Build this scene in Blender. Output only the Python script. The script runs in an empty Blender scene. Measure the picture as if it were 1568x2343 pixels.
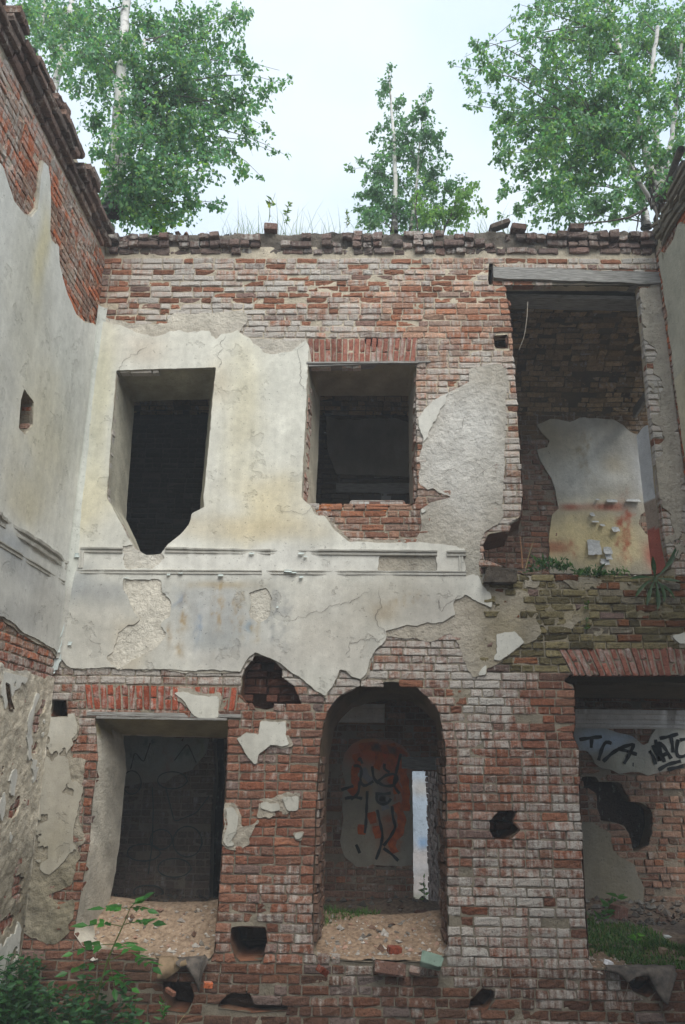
import bpy, math, random
import numpy as np
from mathutils import Vector, Matrix
rng = np.random.default_rng(7)
random.seed(7)
SC = bpy.context.scene
COL = SC.collection

# ------------------------------------------------------------------ camera
# measurements: points read on the photo (1568 px wide) are turned into points on the real wall planes
F = 1786.; CX, CY = 784., 1171.
_n = np.array([29., 570., F]); _n /= np.linalg.norm(_n)
_u = np.array([66., -(F*F + 29*66.)/570, F]); _u /= np.linalg.norm(_u)
if _u[1] > 0: _u = -_u
RW = np.stack([np.cross(_n, _u), _n, _u])
CAM = np.array([0., -8., 1.7])
def at(x, y, Y=0.):
    d = RW @ np.array([x-CX, y-CY, F]); return CAM + (Y-CAM[1])/d[1]*d
def atX(x, y, X):
    d = RW @ np.array([x-CX, y-CY, F]); return CAM + (X-CAM[0])/d[0]*d
cam = bpy.data.objects.new('camera', bpy.data.cameras.new('camera'))
COL.objects.link(cam)
M = Matrix.Identity(4)
for r in range(3):
    M[r][0] = RW[r][0]; M[r][1] = -RW[r][1]; M[r][2] = -RW[r][2]; M[r][3] = CAM[r]
cam.matrix_world = M
cam.data.sensor_fit = 'HORIZONTAL'; cam.data.sensor_width = 36.
cam.data.lens = 36.*F/1568.; cam.data.clip_start = .05; cam.data.clip_end = 2000
SC.camera = cam

# ------------------------------------------------------------------ light
SUN_DIR = Vector((.34, -.78, .95)).normalized()
w = bpy.data.worlds.new('World'); SC.world = w; w.use_nodes = True
nt = w.node_tree; nt.nodes.clear()
N = nt.nodes.new; L = nt.links.new
sky = N('ShaderNodeTexSky'); sky.sky_type = 'NISHITA'; sky.sun_disc = False
sky.sun_elevation = math.asin(SUN_DIR.z); sky.sun_rotation = math.atan2(SUN_DIR.x, SUN_DIR.y)
tc = N('ShaderNodeTexCoord'); mp = N('ShaderNodeMapping'); mp.inputs['Scale'].default_value = (1, 1, 1.6)
nz = N('ShaderNodeTexNoise'); nz.inputs['Scale'].default_value = 2.6; nz.inputs['Detail'].default_value = 5
L(tc.outputs['Generated'], mp.inputs[0]); L(mp.outputs[0], nz.inputs['Vector'])
rp = N('ShaderNodeValToRGB'); e = rp.color_ramp.elements
e[0].position = .38; e[0].color = (3.05, 3.72, 4.45, 1); e[1].position = .62; e[1].color = (3.85, 4.25, 4.6, 1)
L(nz.outputs['Fac'], rp.inputs[0])
mx = N('ShaderNodeMixRGB'); mx.inputs[0].default_value = .93
L(sky.outputs[0], mx.inputs[1]); L(rp.outputs[0], mx.inputs[2])
bg = N('ShaderNodeBackground'); bg.inputs['Strength'].default_value = .1
L(mx.outputs[0], bg.inputs[0]); out = N('ShaderNodeOutputWorld'); L(bg.outputs[0], out.inputs[0])
sl = bpy.data.lights.new('sun', 'SUN'); sl.energy = 1.5; sl.angle = math.radians(50); sl.color = (1, .965, .895)
so = bpy.data.objects.new('sun', sl); COL.objects.link(so)
so.rotation_euler = SUN_DIR.to_track_quat('Z', 'Y').to_euler(); so.location = (1, -9, 14)
SC.view_settings.view_transform = 'Standard'; SC.view_settings.look = 'None'
SC.view_settings.exposure = 1.45; SC.view_settings.gamma = 1.0
SC.cycles.max_bounces = 8; SC.cycles.diffuse_bounces = 6

# ------------------------------------------------------------------ helpers
def S(r, g, b):
    f = lambda c: ((c/255.)/12.92 if c/255. <= .04045 else ((c/255.+.055)/1.055)**2.4)
    return np.array([f(r), f(g), f(b)])
def hsh(i, j, s):
    n = (i*374761393 + j*668265263 + s*974634777) & 0x7fffffff
    n = ((n ^ (n >> 13))*1274126177) & 0x7fffffff
    n = n ^ (n >> 16)
    return (n & 0xffff)/65535.*2-1
def vnoise(x, y, s=0):
    x = np.asarray(x, float); y = np.asarray(y, float)
    xi = np.floor(x).astype(np.int64); yi = np.floor(y).astype(np.int64)
    fx = x-xi; fy = y-yi; fx = fx*fx*(3-2*fx); fy = fy*fy*(3-2*fy)
    a = hsh(xi, yi, s); b = hsh(xi+1, yi, s); c = hsh(xi, yi+1, s); d = hsh(xi+1, yi+1, s)
    return a+(b-a)*fx+(c-a)*fy+(a-b-c+d)*fx*fy
def fbm(x, y, f=1., o=4, s=0):
    r = 0; a = 1.; t = 0
    for k in range(o):
        r = r+a*vnoise(np.asarray(x)*f+k*17.3, np.asarray(y)*f-k*9.1, s+k); t += a; a *= .5; f *= 2.03
    return r/t
def sdf(poly, x, y):
    """signed distance to a polygon, positive inside"""
    p = np.asarray(poly, float); q = np.roll(p, -1, 0)
    x = np.asarray(x, float); shp = x.shape; x = x.ravel(); y = np.asarray(y, float).ravel()
    out = np.empty(len(x))
    for s0 in range(0, len(x), 20000):
        X = x[s0:s0+20000, None]; Y = y[s0:s0+20000, None]
        e = q-p; wx = X-p[:, 0]; wy = Y-p[:, 1]
        t = np.clip((wx*e[:, 0]+wy*e[:, 1])/(e[:, 0]**2+e[:, 1]**2+1e-12), 0, 1)
        d = np.sqrt(((wx-e[:, 0]*t)**2+(wy-e[:, 1]*t)**2).min(1))
        c = ((p[:, 1] > Y) != (q[:, 1] > Y)) & (X < (e[:, 0])*(Y-p[:, 1])/(np.where(e[:, 1] == 0, 1e-12, e[:, 1]))+p[:, 0])
        out[s0:s0+20000] = np.where(c.sum(1) % 2 == 1, d, -d)
    return out.reshape(shp)
class Frame:
    def __init__(s, O, U, Nn, V=(0, 0, 1)):
        s.O = np.array(O, float); s.U = np.array(U, float); s.V = np.array(V, float); s.N = np.array(Nn, float)
    def P(s, u, v, d):
        return s.O+np.asarray(u)[..., None]*s.U+np.asarray(v)[..., None]*s.V+np.asarray(d)[..., None]*s.N
FR = Frame((0, 0, 0), (1, 0, 0), (0, -1, 0))
XL = -3.05; XR = 3.55; YB = 2.6
LW = Frame((XL, 0, 0), (0, 1, 0), (1, 0, 0))
RWF = Frame((XR, 0, 0), (0, -1, 0), (-1, 0, 0))
BK = Frame((0, YB, 0), (1, 0, 0), (0, -1, 0))
def jambL(x): return Frame((x, 0, 0), (0, 1, 0), (1, 0, 0))
def jambR(x): return Frame((x, 0, 0), (0, -1, 0), (-1, 0, 0))
# trace helpers: photo points -> (u, v) of a wall
def Fp(pts, Y=0.): return [tuple(at(x, y, Y)[[0, 2]]) for x, y in pts]
def Lp(pts): return [tuple(atX(x, y, XL)[1:]) for x, y in pts]
def z3(*p): return [(a*.5, 544.4+b*.5) for a, b in p]
def z4(*p): return [(784+a*.5, 544.4+b*.5) for a, b in p]
def z5(*p): return [(a*.5, 1149.4+b*.5) for a, b in p]
def z6(*p): return [(784+a*.5, 1149.4+b*.5) for a, b in p]
def z7(*p): return [(a*.5, 1737.4+b*.5) for a, b in p]
def z8(*p): return [(784+a*.5, 1737.4+b*.5) for a, b in p]
def z6b(*p): return [(a*.2581, 1330.9+b*.2581) for a, b in p]
def z7b(*p): return [(695.7+a*.284, 1542.6+b*.284) for a, b in p]
def z8b(*p): return [(1265.5+a*.2581, 1451.9+b*.2581) for a, b in p]
def z5o(*p): return [(1144.5+a*.27006, 786.4+b*.27006) for a, b in p]   # the upper right opening

def mesh(name, V, Fc, mat, parent=None, col=None, smooth=None, loc=None):
    me = bpy.data.meshes.new(name)
    V = np.asarray(V, np.float32).reshape(-1, 3)
    lens = np.array([len(f) for f in Fc], np.int32) if not isinstance(Fc, np.ndarray) else np.full(len(Fc), Fc.shape[1], np.int32)
    idx = np.concatenate([np.asarray(f, np.int32) for f in Fc]) if not isinstance(Fc, np.ndarray) else Fc.astype(np.int32).ravel()
    me.vertices.add(len(V)); me.vertices.foreach_set('co', V.ravel())
    me.loops.add(len(idx)); me.loops.foreach_set('vertex_index', idx)
    me.polygons.add(len(lens)); st = np.zeros(len(lens), np.int32); st[1:] = np.cumsum(lens)[:-1]
    me.polygons.foreach_set('loop_start', st); me.polygons.foreach_set('loop_total', lens)
    if smooth is not None:
        sm = np.full(len(lens), bool(smooth)) if np.isscalar(smooth) else np.asarray(smooth, bool)
        me.polygons.foreach_set('use_smooth', sm)
    else:
        me.polygons.foreach_set('use_smooth', np.zeros(len(lens), bool))
    if col is not None:
        col = np.asarray(col, np.float32)
        if col.ndim == 1: col = np.tile(col, (len(V), 1))
        if col.shape[1] == 3: col = np.hstack([col, np.ones((len(col), 1), np.float32)])
        at_ = me.attributes.new('Col', 'FLOAT_COLOR', 'POINT'); at_.data.foreach_set('color', col.ravel())
    me.update(calc_edges=True); me.validate()
    me.materials.append(mat)
    o = bpy.data.objects.new(name, me); COL.objects.link(o)
    if parent is not None:
        o.parent = parent; p = Vector((0, 0, 0)); q = parent
        while q is not None: p += Vector(q.location); q = q.parent
        o.location = -p
    if loc is not None: o.location = loc
    return o
def thing(name, label, cat, loc=(0, 0, 0), group=None):
    o = bpy.data.objects.new(name, None); COL.objects.link(o); o.location = loc
    o['label'] = label; o['category'] = cat
    if group: o['group'] = group
    o.empty_display_size = .2
    return o
def tag(o, label=None, cat=None, group=None, kind=None):
    if label: o['label'] = label
    if cat: o['category'] = cat
    if group: o['group'] = group
    if kind: o['kind'] = kind
    return o
def into(o, parent):
    """parent while keeping world-space vertices (parent is unrotated)"""
    o.parent = parent; o.location = -parent.location
    return o

# ------------------------------------------------------------------ materials
def newmat(name):
    m = bpy.data.materials.new(name); m.use_nodes = True
    nt = m.node_tree; nt.nodes.clear()
    return m, nt
def masonry_mat():
    m, nt = newmat('old_brick'); N = nt.nodes.new; L = nt.links.new
    at_ = N('ShaderNodeAttribute'); at_.attribute_name = 'Col'
    g = N('ShaderNodeNewGeometry')
    n1 = N('ShaderNodeTexNoise'); n1.inputs['Scale'].default_value = 28; n1.inputs['Detail'].default_value = 7; n1.inputs['Roughness'].default_value = .7
    L(g.outputs['Position'], n1.inputs['Vector'])
    r1 = N('ShaderNodeMapRange'); r1.inputs[1].default_value = .25; r1.inputs[2].default_value = .75; r1.inputs[3].default_value = .5; r1.inputs[4].default_value = 1.45
    L(n1.outputs['Fac'], r1.inputs[0])
    mu = N('ShaderNodeVectorMath'); mu.operation = 'SCALE'; L(at_.outputs['Color'], mu.inputs[0]); L(r1.outputs[0], mu.inputs['Scale'])
    # lime runs and efflorescence
    mp = N('ShaderNodeMapping'); mp.inputs['Scale'].default_value = (26, 26, 2.2); L(g.outputs['Position'], mp.inputs[0])
    n2 = N('ShaderNodeTexNoise'); n2.inputs['Scale'].default_value = 1; n2.inputs['Detail'].default_value = 5; n2.inputs['Roughness'].default_value = .62; L(mp.outputs[0], n2.inputs['Vector'])
    n3 = N('ShaderNodeTexNoise'); n3.inputs['Scale'].default_value = 11; n3.inputs['Detail'].default_value = 6; n3.inputs['Roughness'].default_value = .7; L(g.outputs['Position'], n3.inputs['Vector'])
    ad = N('ShaderNodeMath'); ad.operation = 'ADD'; L(n2.outputs['Fac'], ad.inputs[0]); L(n3.outputs['Fac'], ad.inputs[1])
    a2 = N('ShaderNodeMath'); a2.operation = 'ADD'; L(ad.outputs[0], a2.inputs[0]); L(at_.outputs['Alpha'], a2.inputs[1])
    r2 = N('ShaderNodeMapRange'); r2.inputs[1].default_value = 1.08; r2.inputs[2].default_value = 1.44; r2.inputs[3].default_value = 0; r2.inputs[4].default_value = .85
    L(a2.outputs[0], r2.inputs[0])
    mx = N('ShaderNodeMixRGB'); L(r2.outputs[0], mx.inputs[0]); L(mu.outputs[0], mx.inputs[1]); mx.inputs[2].default_value = (.47, .45, .41, 1)
    # dark soot specks
    n4 = N('ShaderNodeTexNoise'); n4.inputs['Scale'].default_value = 70; n4.inputs['Detail'].default_value = 3; L(g.outputs['Position'], n4.inputs['Vector'])
    r4 = N('ShaderNodeMapRange'); r4.inputs[1].default_value = .33; r4.inputs[2].default_value = .42; r4.inputs[3].default_value = .55; r4.inputs[4].default_value = 1; L(n4.outputs['Fac'], r4.inputs[0])
    m2 = N('ShaderNodeVectorMath'); m2.operation = 'SCALE'; L(mx.outputs[0], m2.inputs[0]); L(r4.outputs[0], m2.inputs['Scale'])
    b = N('ShaderNodeBsdfPrincipled'); b.inputs['Roughness'].default_value = .95; b.inputs['Specular IOR Level'].default_value = .15
    L(m2.outputs[0], b.inputs['Base Color'])
    bp = N('ShaderNodeBump'); bp.inputs['Strength'].default_value = .8; bp.inputs['Distance'].default_value = .012
    a3 = N('ShaderNodeMath'); a3.operation = 'ADD'; L(n1.outputs['Fac'], a3.inputs[0]); L(n4.outputs['Fac'], a3.inputs[1])
    L(a3.outputs[0], bp.inputs['Height']); L(bp.outputs[0], b.inputs['Normal'])
    o = N('ShaderNodeOutputMaterial'); L(b.outputs[0], o.inputs[0])
    return m
def plaster_mat():
    m, nt = newmat('old_plaster'); N = nt.nodes.new; L = nt.links.new
    at_ = N('ShaderNodeAttribute'); at_.attribute_name = 'Col'
    g = N('ShaderNodeNewGeometry')
    def noise(s, d, ro, vec=None):
        n = N('ShaderNodeTexNoise'); n.inputs['Scale'].default_value = s; n.inputs['Detail'].default_value = d; n.inputs['Roughness'].default_value = ro
        L(vec if vec else g.outputs['Position'], n.inputs['Vector']); return n.outputs['Fac']
    def mr(x, a, b, c, d):
        n = N('ShaderNodeMapRange'); L(x, n.inputs[0])
        for i, v in enumerate((a, b, c, d)): n.inputs[i+1].default_value = v
        return n.outputs[0]
    def mul(a, b):
        n = N('ShaderNodeMath'); n.operation = 'MULTIPLY'
        L(a, n.inputs[0])
        if isinstance(b, float): n.inputs[1].default_value = b
        else: L(b, n.inputs[1])
        return n.outputs[0]
    big = noise(2.2, 5, .6); mid = noise(13, 6, .65); fine = noise(90, 5, .7); pit = noise(38, 3, .5)
    mp = N('ShaderNodeMapping'); mp.inputs['Scale'].default_value = (9, 9, .8); L(g.outputs['Position'], mp.inputs[0])
    run = noise(1, 4, .6, mp.outputs[0])
    k = mul(mr(big, .3, .7, .88, 1.1), mr(mid, .3, .7, .9, 1.1)); k = mul(k, mr(run, .3, .7, .92, 1.07)); k = mul(k, mr(fine, .3, .7, .9, 1.08))
    # small chipped pits
    k = mul(k, mr(pit, .29, .34, .6, 1.))
    lay1 = noise(3.1, 9, .62); lay2 = noise(6.3, 9, .66)
    s1 = mr(lay1, .60, .615, 1., .90); s2 = mr(lay2, .64, .652, 1., .92); s3 = mr(lay1, .37, .39, 1.07, 1.)
    k = mul(mul(mul(k, s1), s2), s3)
    sc = N('ShaderNodeVectorMath'); sc.operation = 'SCALE'; L(at_.outputs['Color'], sc.inputs[0]); L(k, sc.inputs['Scale'])
    b = N('ShaderNodeBsdfPrincipled'); b.inputs['Roughness'].default_value = .9; b.inputs['Specular IOR Level'].default_value = .2
    L(sc.outputs[0], b.inputs['Base Color'])
    h1 = mul(fine, mr(at_.outputs['Alpha'], 0, 1, .25, 1.4))
    stp = N('ShaderNodeMath'); stp.operation = 'ADD'; L(mr(lay1, .60, .615, .6, 0.), stp.inputs[0]); L(mr(lay2, .64, .652, .4, 0.), stp.inputs[1])
    h2 = mul(noise(22, 6, .7), mr(at_.outputs['Alpha'], 0, 1, .3, 5.5))
    ad = N('ShaderNodeMath'); ad.operation = 'ADD'; L(h1, ad.inputs[0]); L(h2, ad.inputs[1])
    ad2 = N('ShaderNodeMath'); ad2.operation = 'ADD'; L(ad.outputs[0], ad2.inputs[0]); L(stp.outputs[0], ad2.inputs[1])
    bp = N('ShaderNodeBump'); bp.inputs['Strength'].default_value = .75; bp.inputs['Distance'].default_value = .008
    L(ad2.outputs[0], bp.inputs['Height']); L(bp.outputs[0], b.inputs['Normal'])
    o = N('ShaderNodeOutputMaterial'); L(b.outputs[0], o.inputs[0])
    return m
def noisy_mat(name, c1, c2, scale=20, stretch=(1, 1, 1), rough=.9, bump=.5, dist=.01, attr=False):
    m, nt = newmat(name); N = nt.nodes.new; L = nt.links.new
    g = N('ShaderNodeNewGeometry'); mp = N('ShaderNodeMapping'); mp.inputs['Scale'].default_value = stretch; L(g.outputs['Position'], mp.inputs[0])
    n = N('ShaderNodeTexNoise'); n.inputs['Scale'].default_value = scale; n.inputs['Detail'].default_value = 7; n.inputs['Roughness'].default_value = .65
    L(mp.outputs[0], n.inputs['Vector'])
    rp = N('ShaderNodeValToRGB'); e = rp.color_ramp.elements; e[0].position = .33; e[1].position = .67
    e[0].color = (*c1, 1); e[1].color = (*c2, 1); L(n.outputs['Fac'], rp.inputs[0])
    c = rp.outputs[0]
    if attr:
        a = N('ShaderNodeAttribute'); a.attribute_name = 'Col'; x = N('ShaderNodeMixRGB'); x.blend_type = 'MULTIPLY'; x.inputs[0].default_value = 1
        L(c, x.inputs[1]); L(a.outputs['Color'], x.inputs[2]); c = x.outputs[0]
    b = N('ShaderNodeBsdfPrincipled'); b.inputs['Roughness'].default_value = rough; b.inputs['Specular IOR Level'].default_value = .2
    L(c, b.inputs['Base Color'])
    bp = N('ShaderNodeBump'); bp.inputs['Strength'].default_value = bump; bp.inputs['Distance'].default_value = dist
    L(n.outputs['Fac'], bp.inputs['Height']); L(bp.outputs[0], b.inputs['Normal'])
    o = N('ShaderNodeOutputMaterial'); L(b.outputs[0], o.inputs[0])
    return m
def leaf_mat():
    m, nt = newmat('leaf'); N = nt.nodes.new; L = nt.links.new
    a = N('ShaderNodeAttribute'); a.attribute_name = 'Col'
    g = N('ShaderNodeNewGeometry'); n = N('ShaderNodeTexNoise'); n.inputs['Scale'].default_value = 45; L(g.outputs['Position'], n.inputs['Vector'])
    r = N('ShaderNodeMapRange'); r.inputs[3].default_value = .75; r.inputs[4].default_value = 1.25; L(n.outputs['Fac'], r.inputs[0])
    sc = N('ShaderNodeVectorMath'); sc.operation = 'SCALE'; L(a.outputs['Color'], sc.inputs[0]); L(r.outputs[0], sc.inputs['Scale'])
    b = N('ShaderNodeBsdfPrincipled'); b.inputs['Roughness'].default_value = .45; b.inputs['Specular IOR Level'].default_value = .5
    L(sc.outputs[0], b.inputs['Base Color'])
    t = N('ShaderNodeBsdfTranslucent')
    hs = N('ShaderNodeVectorMath'); hs.operation = 'MULTIPLY'; L(sc.outputs[0], hs.inputs[0]); hs.inputs[1].default_value = (1.25, 1.5, .7)
    L(hs.outputs[0], t.inputs['Color'])
    mx = N('ShaderNodeMixShader'); mx.inputs[0].default_value = .5; L(b.outputs[0], mx.inputs[1]); L(t.outputs[0], mx.inputs[2])
    o = N('ShaderNodeOutputMaterial'); L(mx.outputs[0], o.inputs[0])
    return m
def birch_mat():
    m, nt = newmat('birch_bark'); N = nt.nodes.new; L = nt.links.new
    g = N('ShaderNodeNewGeometry'); mp = N('ShaderNodeMapping'); mp.inputs['Scale'].default_value = (7, 7, 16); L(g.outputs['Position'], mp.inputs[0])
    n = N('ShaderNodeTexNoise'); n.inputs['Scale'].default_value = 1; n.inputs['Detail'].default_value = 6; L(mp.outputs[0], n.inputs['Vector'])
    a = N('ShaderNodeAttribute'); a.attribute_name = 'Col'
    ad = N('ShaderNodeMath'); ad.operation = 'ADD'; L(n.outputs['Fac'], ad.inputs[0]); L(a.outputs['Alpha'], ad.inputs[1])
    rp = N('ShaderNodeValToRGB'); e = rp.color_ramp.elements; e[0].position = .40; e[0].color = (.07, .06, .055, 1); e[1].position = .56; e[1].color = (.62, .60, .57, 1)
    L(ad.outputs[0], rp.inputs[0])
    mu = N('ShaderNodeMixRGB'); mu.blend_type = 'MULTIPLY'; mu.inputs[0].default_value = 1; L(rp.outputs[0], mu.inputs[1]); L(a.outputs['Color'], mu.inputs[2])
    b = N('ShaderNodeBsdfPrincipled'); b.inputs['Roughness'].default_value = .8; L(mu.outputs[0], b.inputs['Base Color'])
    o = N('ShaderNodeOutputMaterial'); L(b.outputs[0], o.inputs[0])
    return m
MB = masonry_mat(); MP = plaster_mat(); ML = leaf_mat(); MBI = birch_mat()
MWOOD = noisy_mat('weathered_wood', (.13, .125, .115), (.36, .35, .33), 6, (1.2, 14, 14), .9, .8, .01)
MSOIL = noisy_mat('sandy_soil', S(118, 100, 84), S(176, 156, 136), 24, bump=.9, dist=.02, attr=True)
MEARTH = noisy_mat('dark_earth', (.045, .036, .028), (.12, .10, .08), 16, bump=.9, dist=.03)
MFELT = noisy_mat('roofing_felt', (.05, .045, .042), (.16, .135, .115), 14, bump=.5)
MDARKBARK = noisy_mat('dark_bark', (.05, .044, .038), (.17, .15, .13), 30, (1, 1, .3))
MPAINT = noisy_mat('spray_paint', (.012, .014, .016), (.03, .033, .036), 25, bump=0)
MPEEL = noisy_mat('peeling_paint', (.34, .385, .37), (.50, .55, .53), 25, bump=.4)
MSTONE = noisy_mat('pale_rubble', (.32, .29, .26), (.6, .58, .55), 25, attr=True)

# ------------------------------------------------------------------ masonry builders
def sheet(name, fr, u0, u1, v0, v1, cell, field, depth, color, thick, mat, parent, smooth=True):
    """a slab over the region where field > 0, its outline cut through the cells, with a rim of its thickness"""
    nu = max(1, int(math.ceil((u1-u0)/cell))); nv = max(1, int(math.ceil((v1-v0)/cell)))
    us = np.linspace(u0, u1, nu+1); vs = np.linspace(v0, v1, nv+1)
    U, Vv = np.meshgrid(us, vs, indexing='ij')
    f = field(U, Vv) if field is not None else np.ones_like(U)
    ins = f > 0
    cnt = ins[:-1, :-1].astype(int)+ins[1:, :-1]+ins[1:, 1:]+ins[:-1, 1:]
    vid = -np.ones(U.shape, np.int64); need = np.zeros(U.shape, bool)
    for a, b in ((0, 0), (1, 0), (1, 1), (0, 1)):
        need[a:nu+a, b:nv+b] |= cnt > 0
    need &= ins
    vid[need] = np.arange(need.sum())
    pu = list(U[need]); pv = list(Vv[need])
    I, J = np.nonzero(cnt == 4)
    faces = [list(t) for t in np.stack([vid[I, J], vid[I+1, J], vid[I+1, J+1], vid[I, J+1]], 1)]
    smooth_flags = [smooth]*len(faces)
    edge = {}; rim = []
    def cut(a, b):
        k = (a, b) if a < b else (b, a)
        if k not in edge:
            fa = f[a]; fb = f[b]; t = fa/(fa-fb)
            edge[k] = len(pu); pu.append(U[a]+(U[b]-U[a])*t); pv.append(Vv[a]+(Vv[b]-Vv[a])*t)
        return edge[k]
    I, J = np.nonzero((cnt > 0) & (cnt < 4))
    for i, j in zip(I.tolist(), J.tolist()):
        cs = [(i, j), (i+1, j), (i+1, j+1), (i, j+1)]; pl = []; kinds = []
        for k in range(4):
            a = cs[k]; b = cs[(k+1) % 4]
            if ins[a]: pl.append(int(vid[a])); kinds.append(0)
            if ins[a] != ins[b]: pl.append(cut(a, b)); kinds.append(1)
        if len(pl) >= 3:
            faces.append(pl); smooth_flags.append(smooth)
            for k in range(len(pl)):
                if kinds[k] and kinds[(k+1) % len(pl)]: rim.append((pl[k], pl[(k+1) % len(pl)]))
    # outer border of the grid
    for i in range(nu):
        for (a, b) in (((i, 0), (i+1, 0)), ((i+1, nv), (i, nv))):
            if ins[a] and ins[b]: rim.append((int(vid[a]), int(vid[b])))
    for j in range(nv):
        for (a, b) in (((nu, j), (nu, j+1)), ((0, j+1), (0, j))):
            if ins[a] and ins[b]: rim.append((int(vid[a]), int(vid[b])))
    if not faces: return None
    pu = np.array(pu); pv = np.array(pv); d = depth(pu, pv)*np.ones_like(pu)
    P = fr.P(pu, pv, d); C = color(pu, pv)
    if C.shape[1] == 3: C = np.hstack([C, np.zeros((len(C), 1))])
    nb = len(pu)
    if thick > 0 and rim:
        r = np.array(rim); 
        A = P[r[:, 0]]; B = P[r[:, 1]]
        A2 = fr.P(pu[r[:, 0]], pv[r[:, 0]], d[r[:, 0]]-thick); B2 = fr.P(pu[r[:, 1]], pv[r[:, 1]], d[r[:, 1]]-thick)
        ex = np.stack([A, A2, B2, B], 1).reshape(-1, 3)
        cc = C[np.stack([r[:, 0], r[:, 0], r[:, 1], r[:, 1]], 1).ravel()].copy(); cc[:, :3] *= np.array([.9, .87, .82]); cc[:, 3] = 1
        P = np.vstack([P, ex]); C = np.vstack([C, cc])
        faces += [[nb+4*k, nb+4*k+1, nb+4*k+2, nb+4*k+3] for k in range(len(r))]
        smooth_flags += [False]*len(r)
    return mesh(name, P, faces, mat, parent, C, smooth_flags)

def join(parts):
    V = []; Fs = []; o = 0
    for v, f in parts: V.append(np.asarray(v)); Fs += [[i+o for i in x] for x in f]; o += len(v)
    return np.vstack(V), Fs
class Bricks:
    """collects bricks as quads in the plane of a wall, then grows them all as one mesh"""
    def __init__(s): s.q = []; s.d = []; s.sp = []; s.c = []; s.w = []
    def add(s, quad, d, spall, col, wash): s.q.append(quad); s.d.append(d); s.sp.append(spall); s.c.append(col); s.w.append(wash)
    def rect(s, u0, u1, v0, v1, *a): s.add(((u0, v0), (u1, v0), (u1, v1), (u0, v1)), *a)
    def build(s, name, fr, parent, depth=.085, jit=.0024, warp=.007, seed=0):
        n = len(s.q)
        if n == 0: return None
        r = np.random.default_rng(seed+11)
        q = np.array(s.q, float); d = np.array(s.d); sp = np.array(s.sp); c = np.array(s.c); wsh = np.array(s.w)
        S5 = np.array([0, .06, .35, .65, .94, 1.]); T3 = np.array([0, .16, .5, .84, 1.])
        ns, ntt = len(S5), len(T3)
        ss, tt = np.meshgrid(S5, T3, indexing='ij'); ss = ss.ravel(); tt = tt.ravel(); m = len(ss)
        b = (q[:, None, 0]*((1-ss)*(1-tt))[None, :, None]+q[:, None, 1]*(ss*(1-tt))[None, :, None]
             + q[:, None, 2]*(ss*tt)[None, :, None]+q[:, None, 3]*((1-ss)*tt)[None, :, None])
        b = b+r.normal(0, jit*.7, b.shape)
        onb = (ss == 0) | (ss == 1) | (tt == 0) | (tt == 1)
        cor = ((ss == 0) | (ss == 1)) & ((tt == 0) | (tt == 1))
        # corners knocked off on some bricks
        kn = (r.random((n, m)) < .17)*cor[None, :]
        ctr = q.mean(1)[:, None, :]
        b = b+(ctr-b)*(kn*.14*r.random((n, m)))[..., None]
        dd = d[:, None]+r.normal(0, .0014, (n, m))
        dd = dd-onb*(.003+.004*r.random((n, m)))
        tilt = r.normal(0, .004, (n, 2)); dd = dd+tilt[:, :1]*(ss-.5)[None]*2+tilt[:, 1:]*(tt-.5)[None]*2
        rough = r.random((n, m))
        dd = dd-sp[:, None]*(.25+.75*rough)
        b = b+(ctr-b)*(np.minimum(sp, .04)[:, None]*2.2*r.random((n, m))*onb[None])[..., None]
        u = b[..., 0]; v = b[..., 1]
        if warp: v = v+warp*fbm(u, v*1.3, .9, 2, 5+seed)
        front = fr.P(u, v, dd)
        bi = [i*ntt for i in range(ns)]+[(ns-1)*ntt+j for j in range(1, ntt)]+[i*ntt+ntt-1 for i in range(ns-2, -1, -1)]+[j for j in range(ntt-2, 0, -1)]
        bi = np.array(bi)
        back = fr.P(u[:, bi], v[:, bi], np.broadcast_to((d-depth)[:, None], (n, len(bi))))
        P = np.concatenate([front, back], 1); k = P.shape[1]
        fq = []
        for i in range(ns-1):
            for j in range(ntt-1): fq.append((i*ntt+j, (i+1)*ntt+j, (i+1)*ntt+j+1, i*ntt+j+1))
        nb = len(bi)
        for a in range(nb): fq.append((bi[a], m+a, m+(a+1) % nb, bi[(a+1) % nb]))
        fq = np.array(fq)
        fa = (np.arange(n)[:, None, None]*k+fq[None]).reshape(-1, 4)
        cv = np.repeat(np.concatenate([c, wsh[:, None]], 1)[:, None, :], k, 1).copy()
        cv[:, :m, :3] *= (.92+.16*r.random((n, m)))[..., None]
        return mesh(name, P.reshape(-1, 3), fa, MB, parent, cv.reshape(-1, 4))
PAL = [S(150, 114, 95), S(152, 104, 80), S(142, 110, 94), S(164, 130, 110), S(132, 98, 82), S(150, 122, 104), S(134, 114, 102)]
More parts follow.
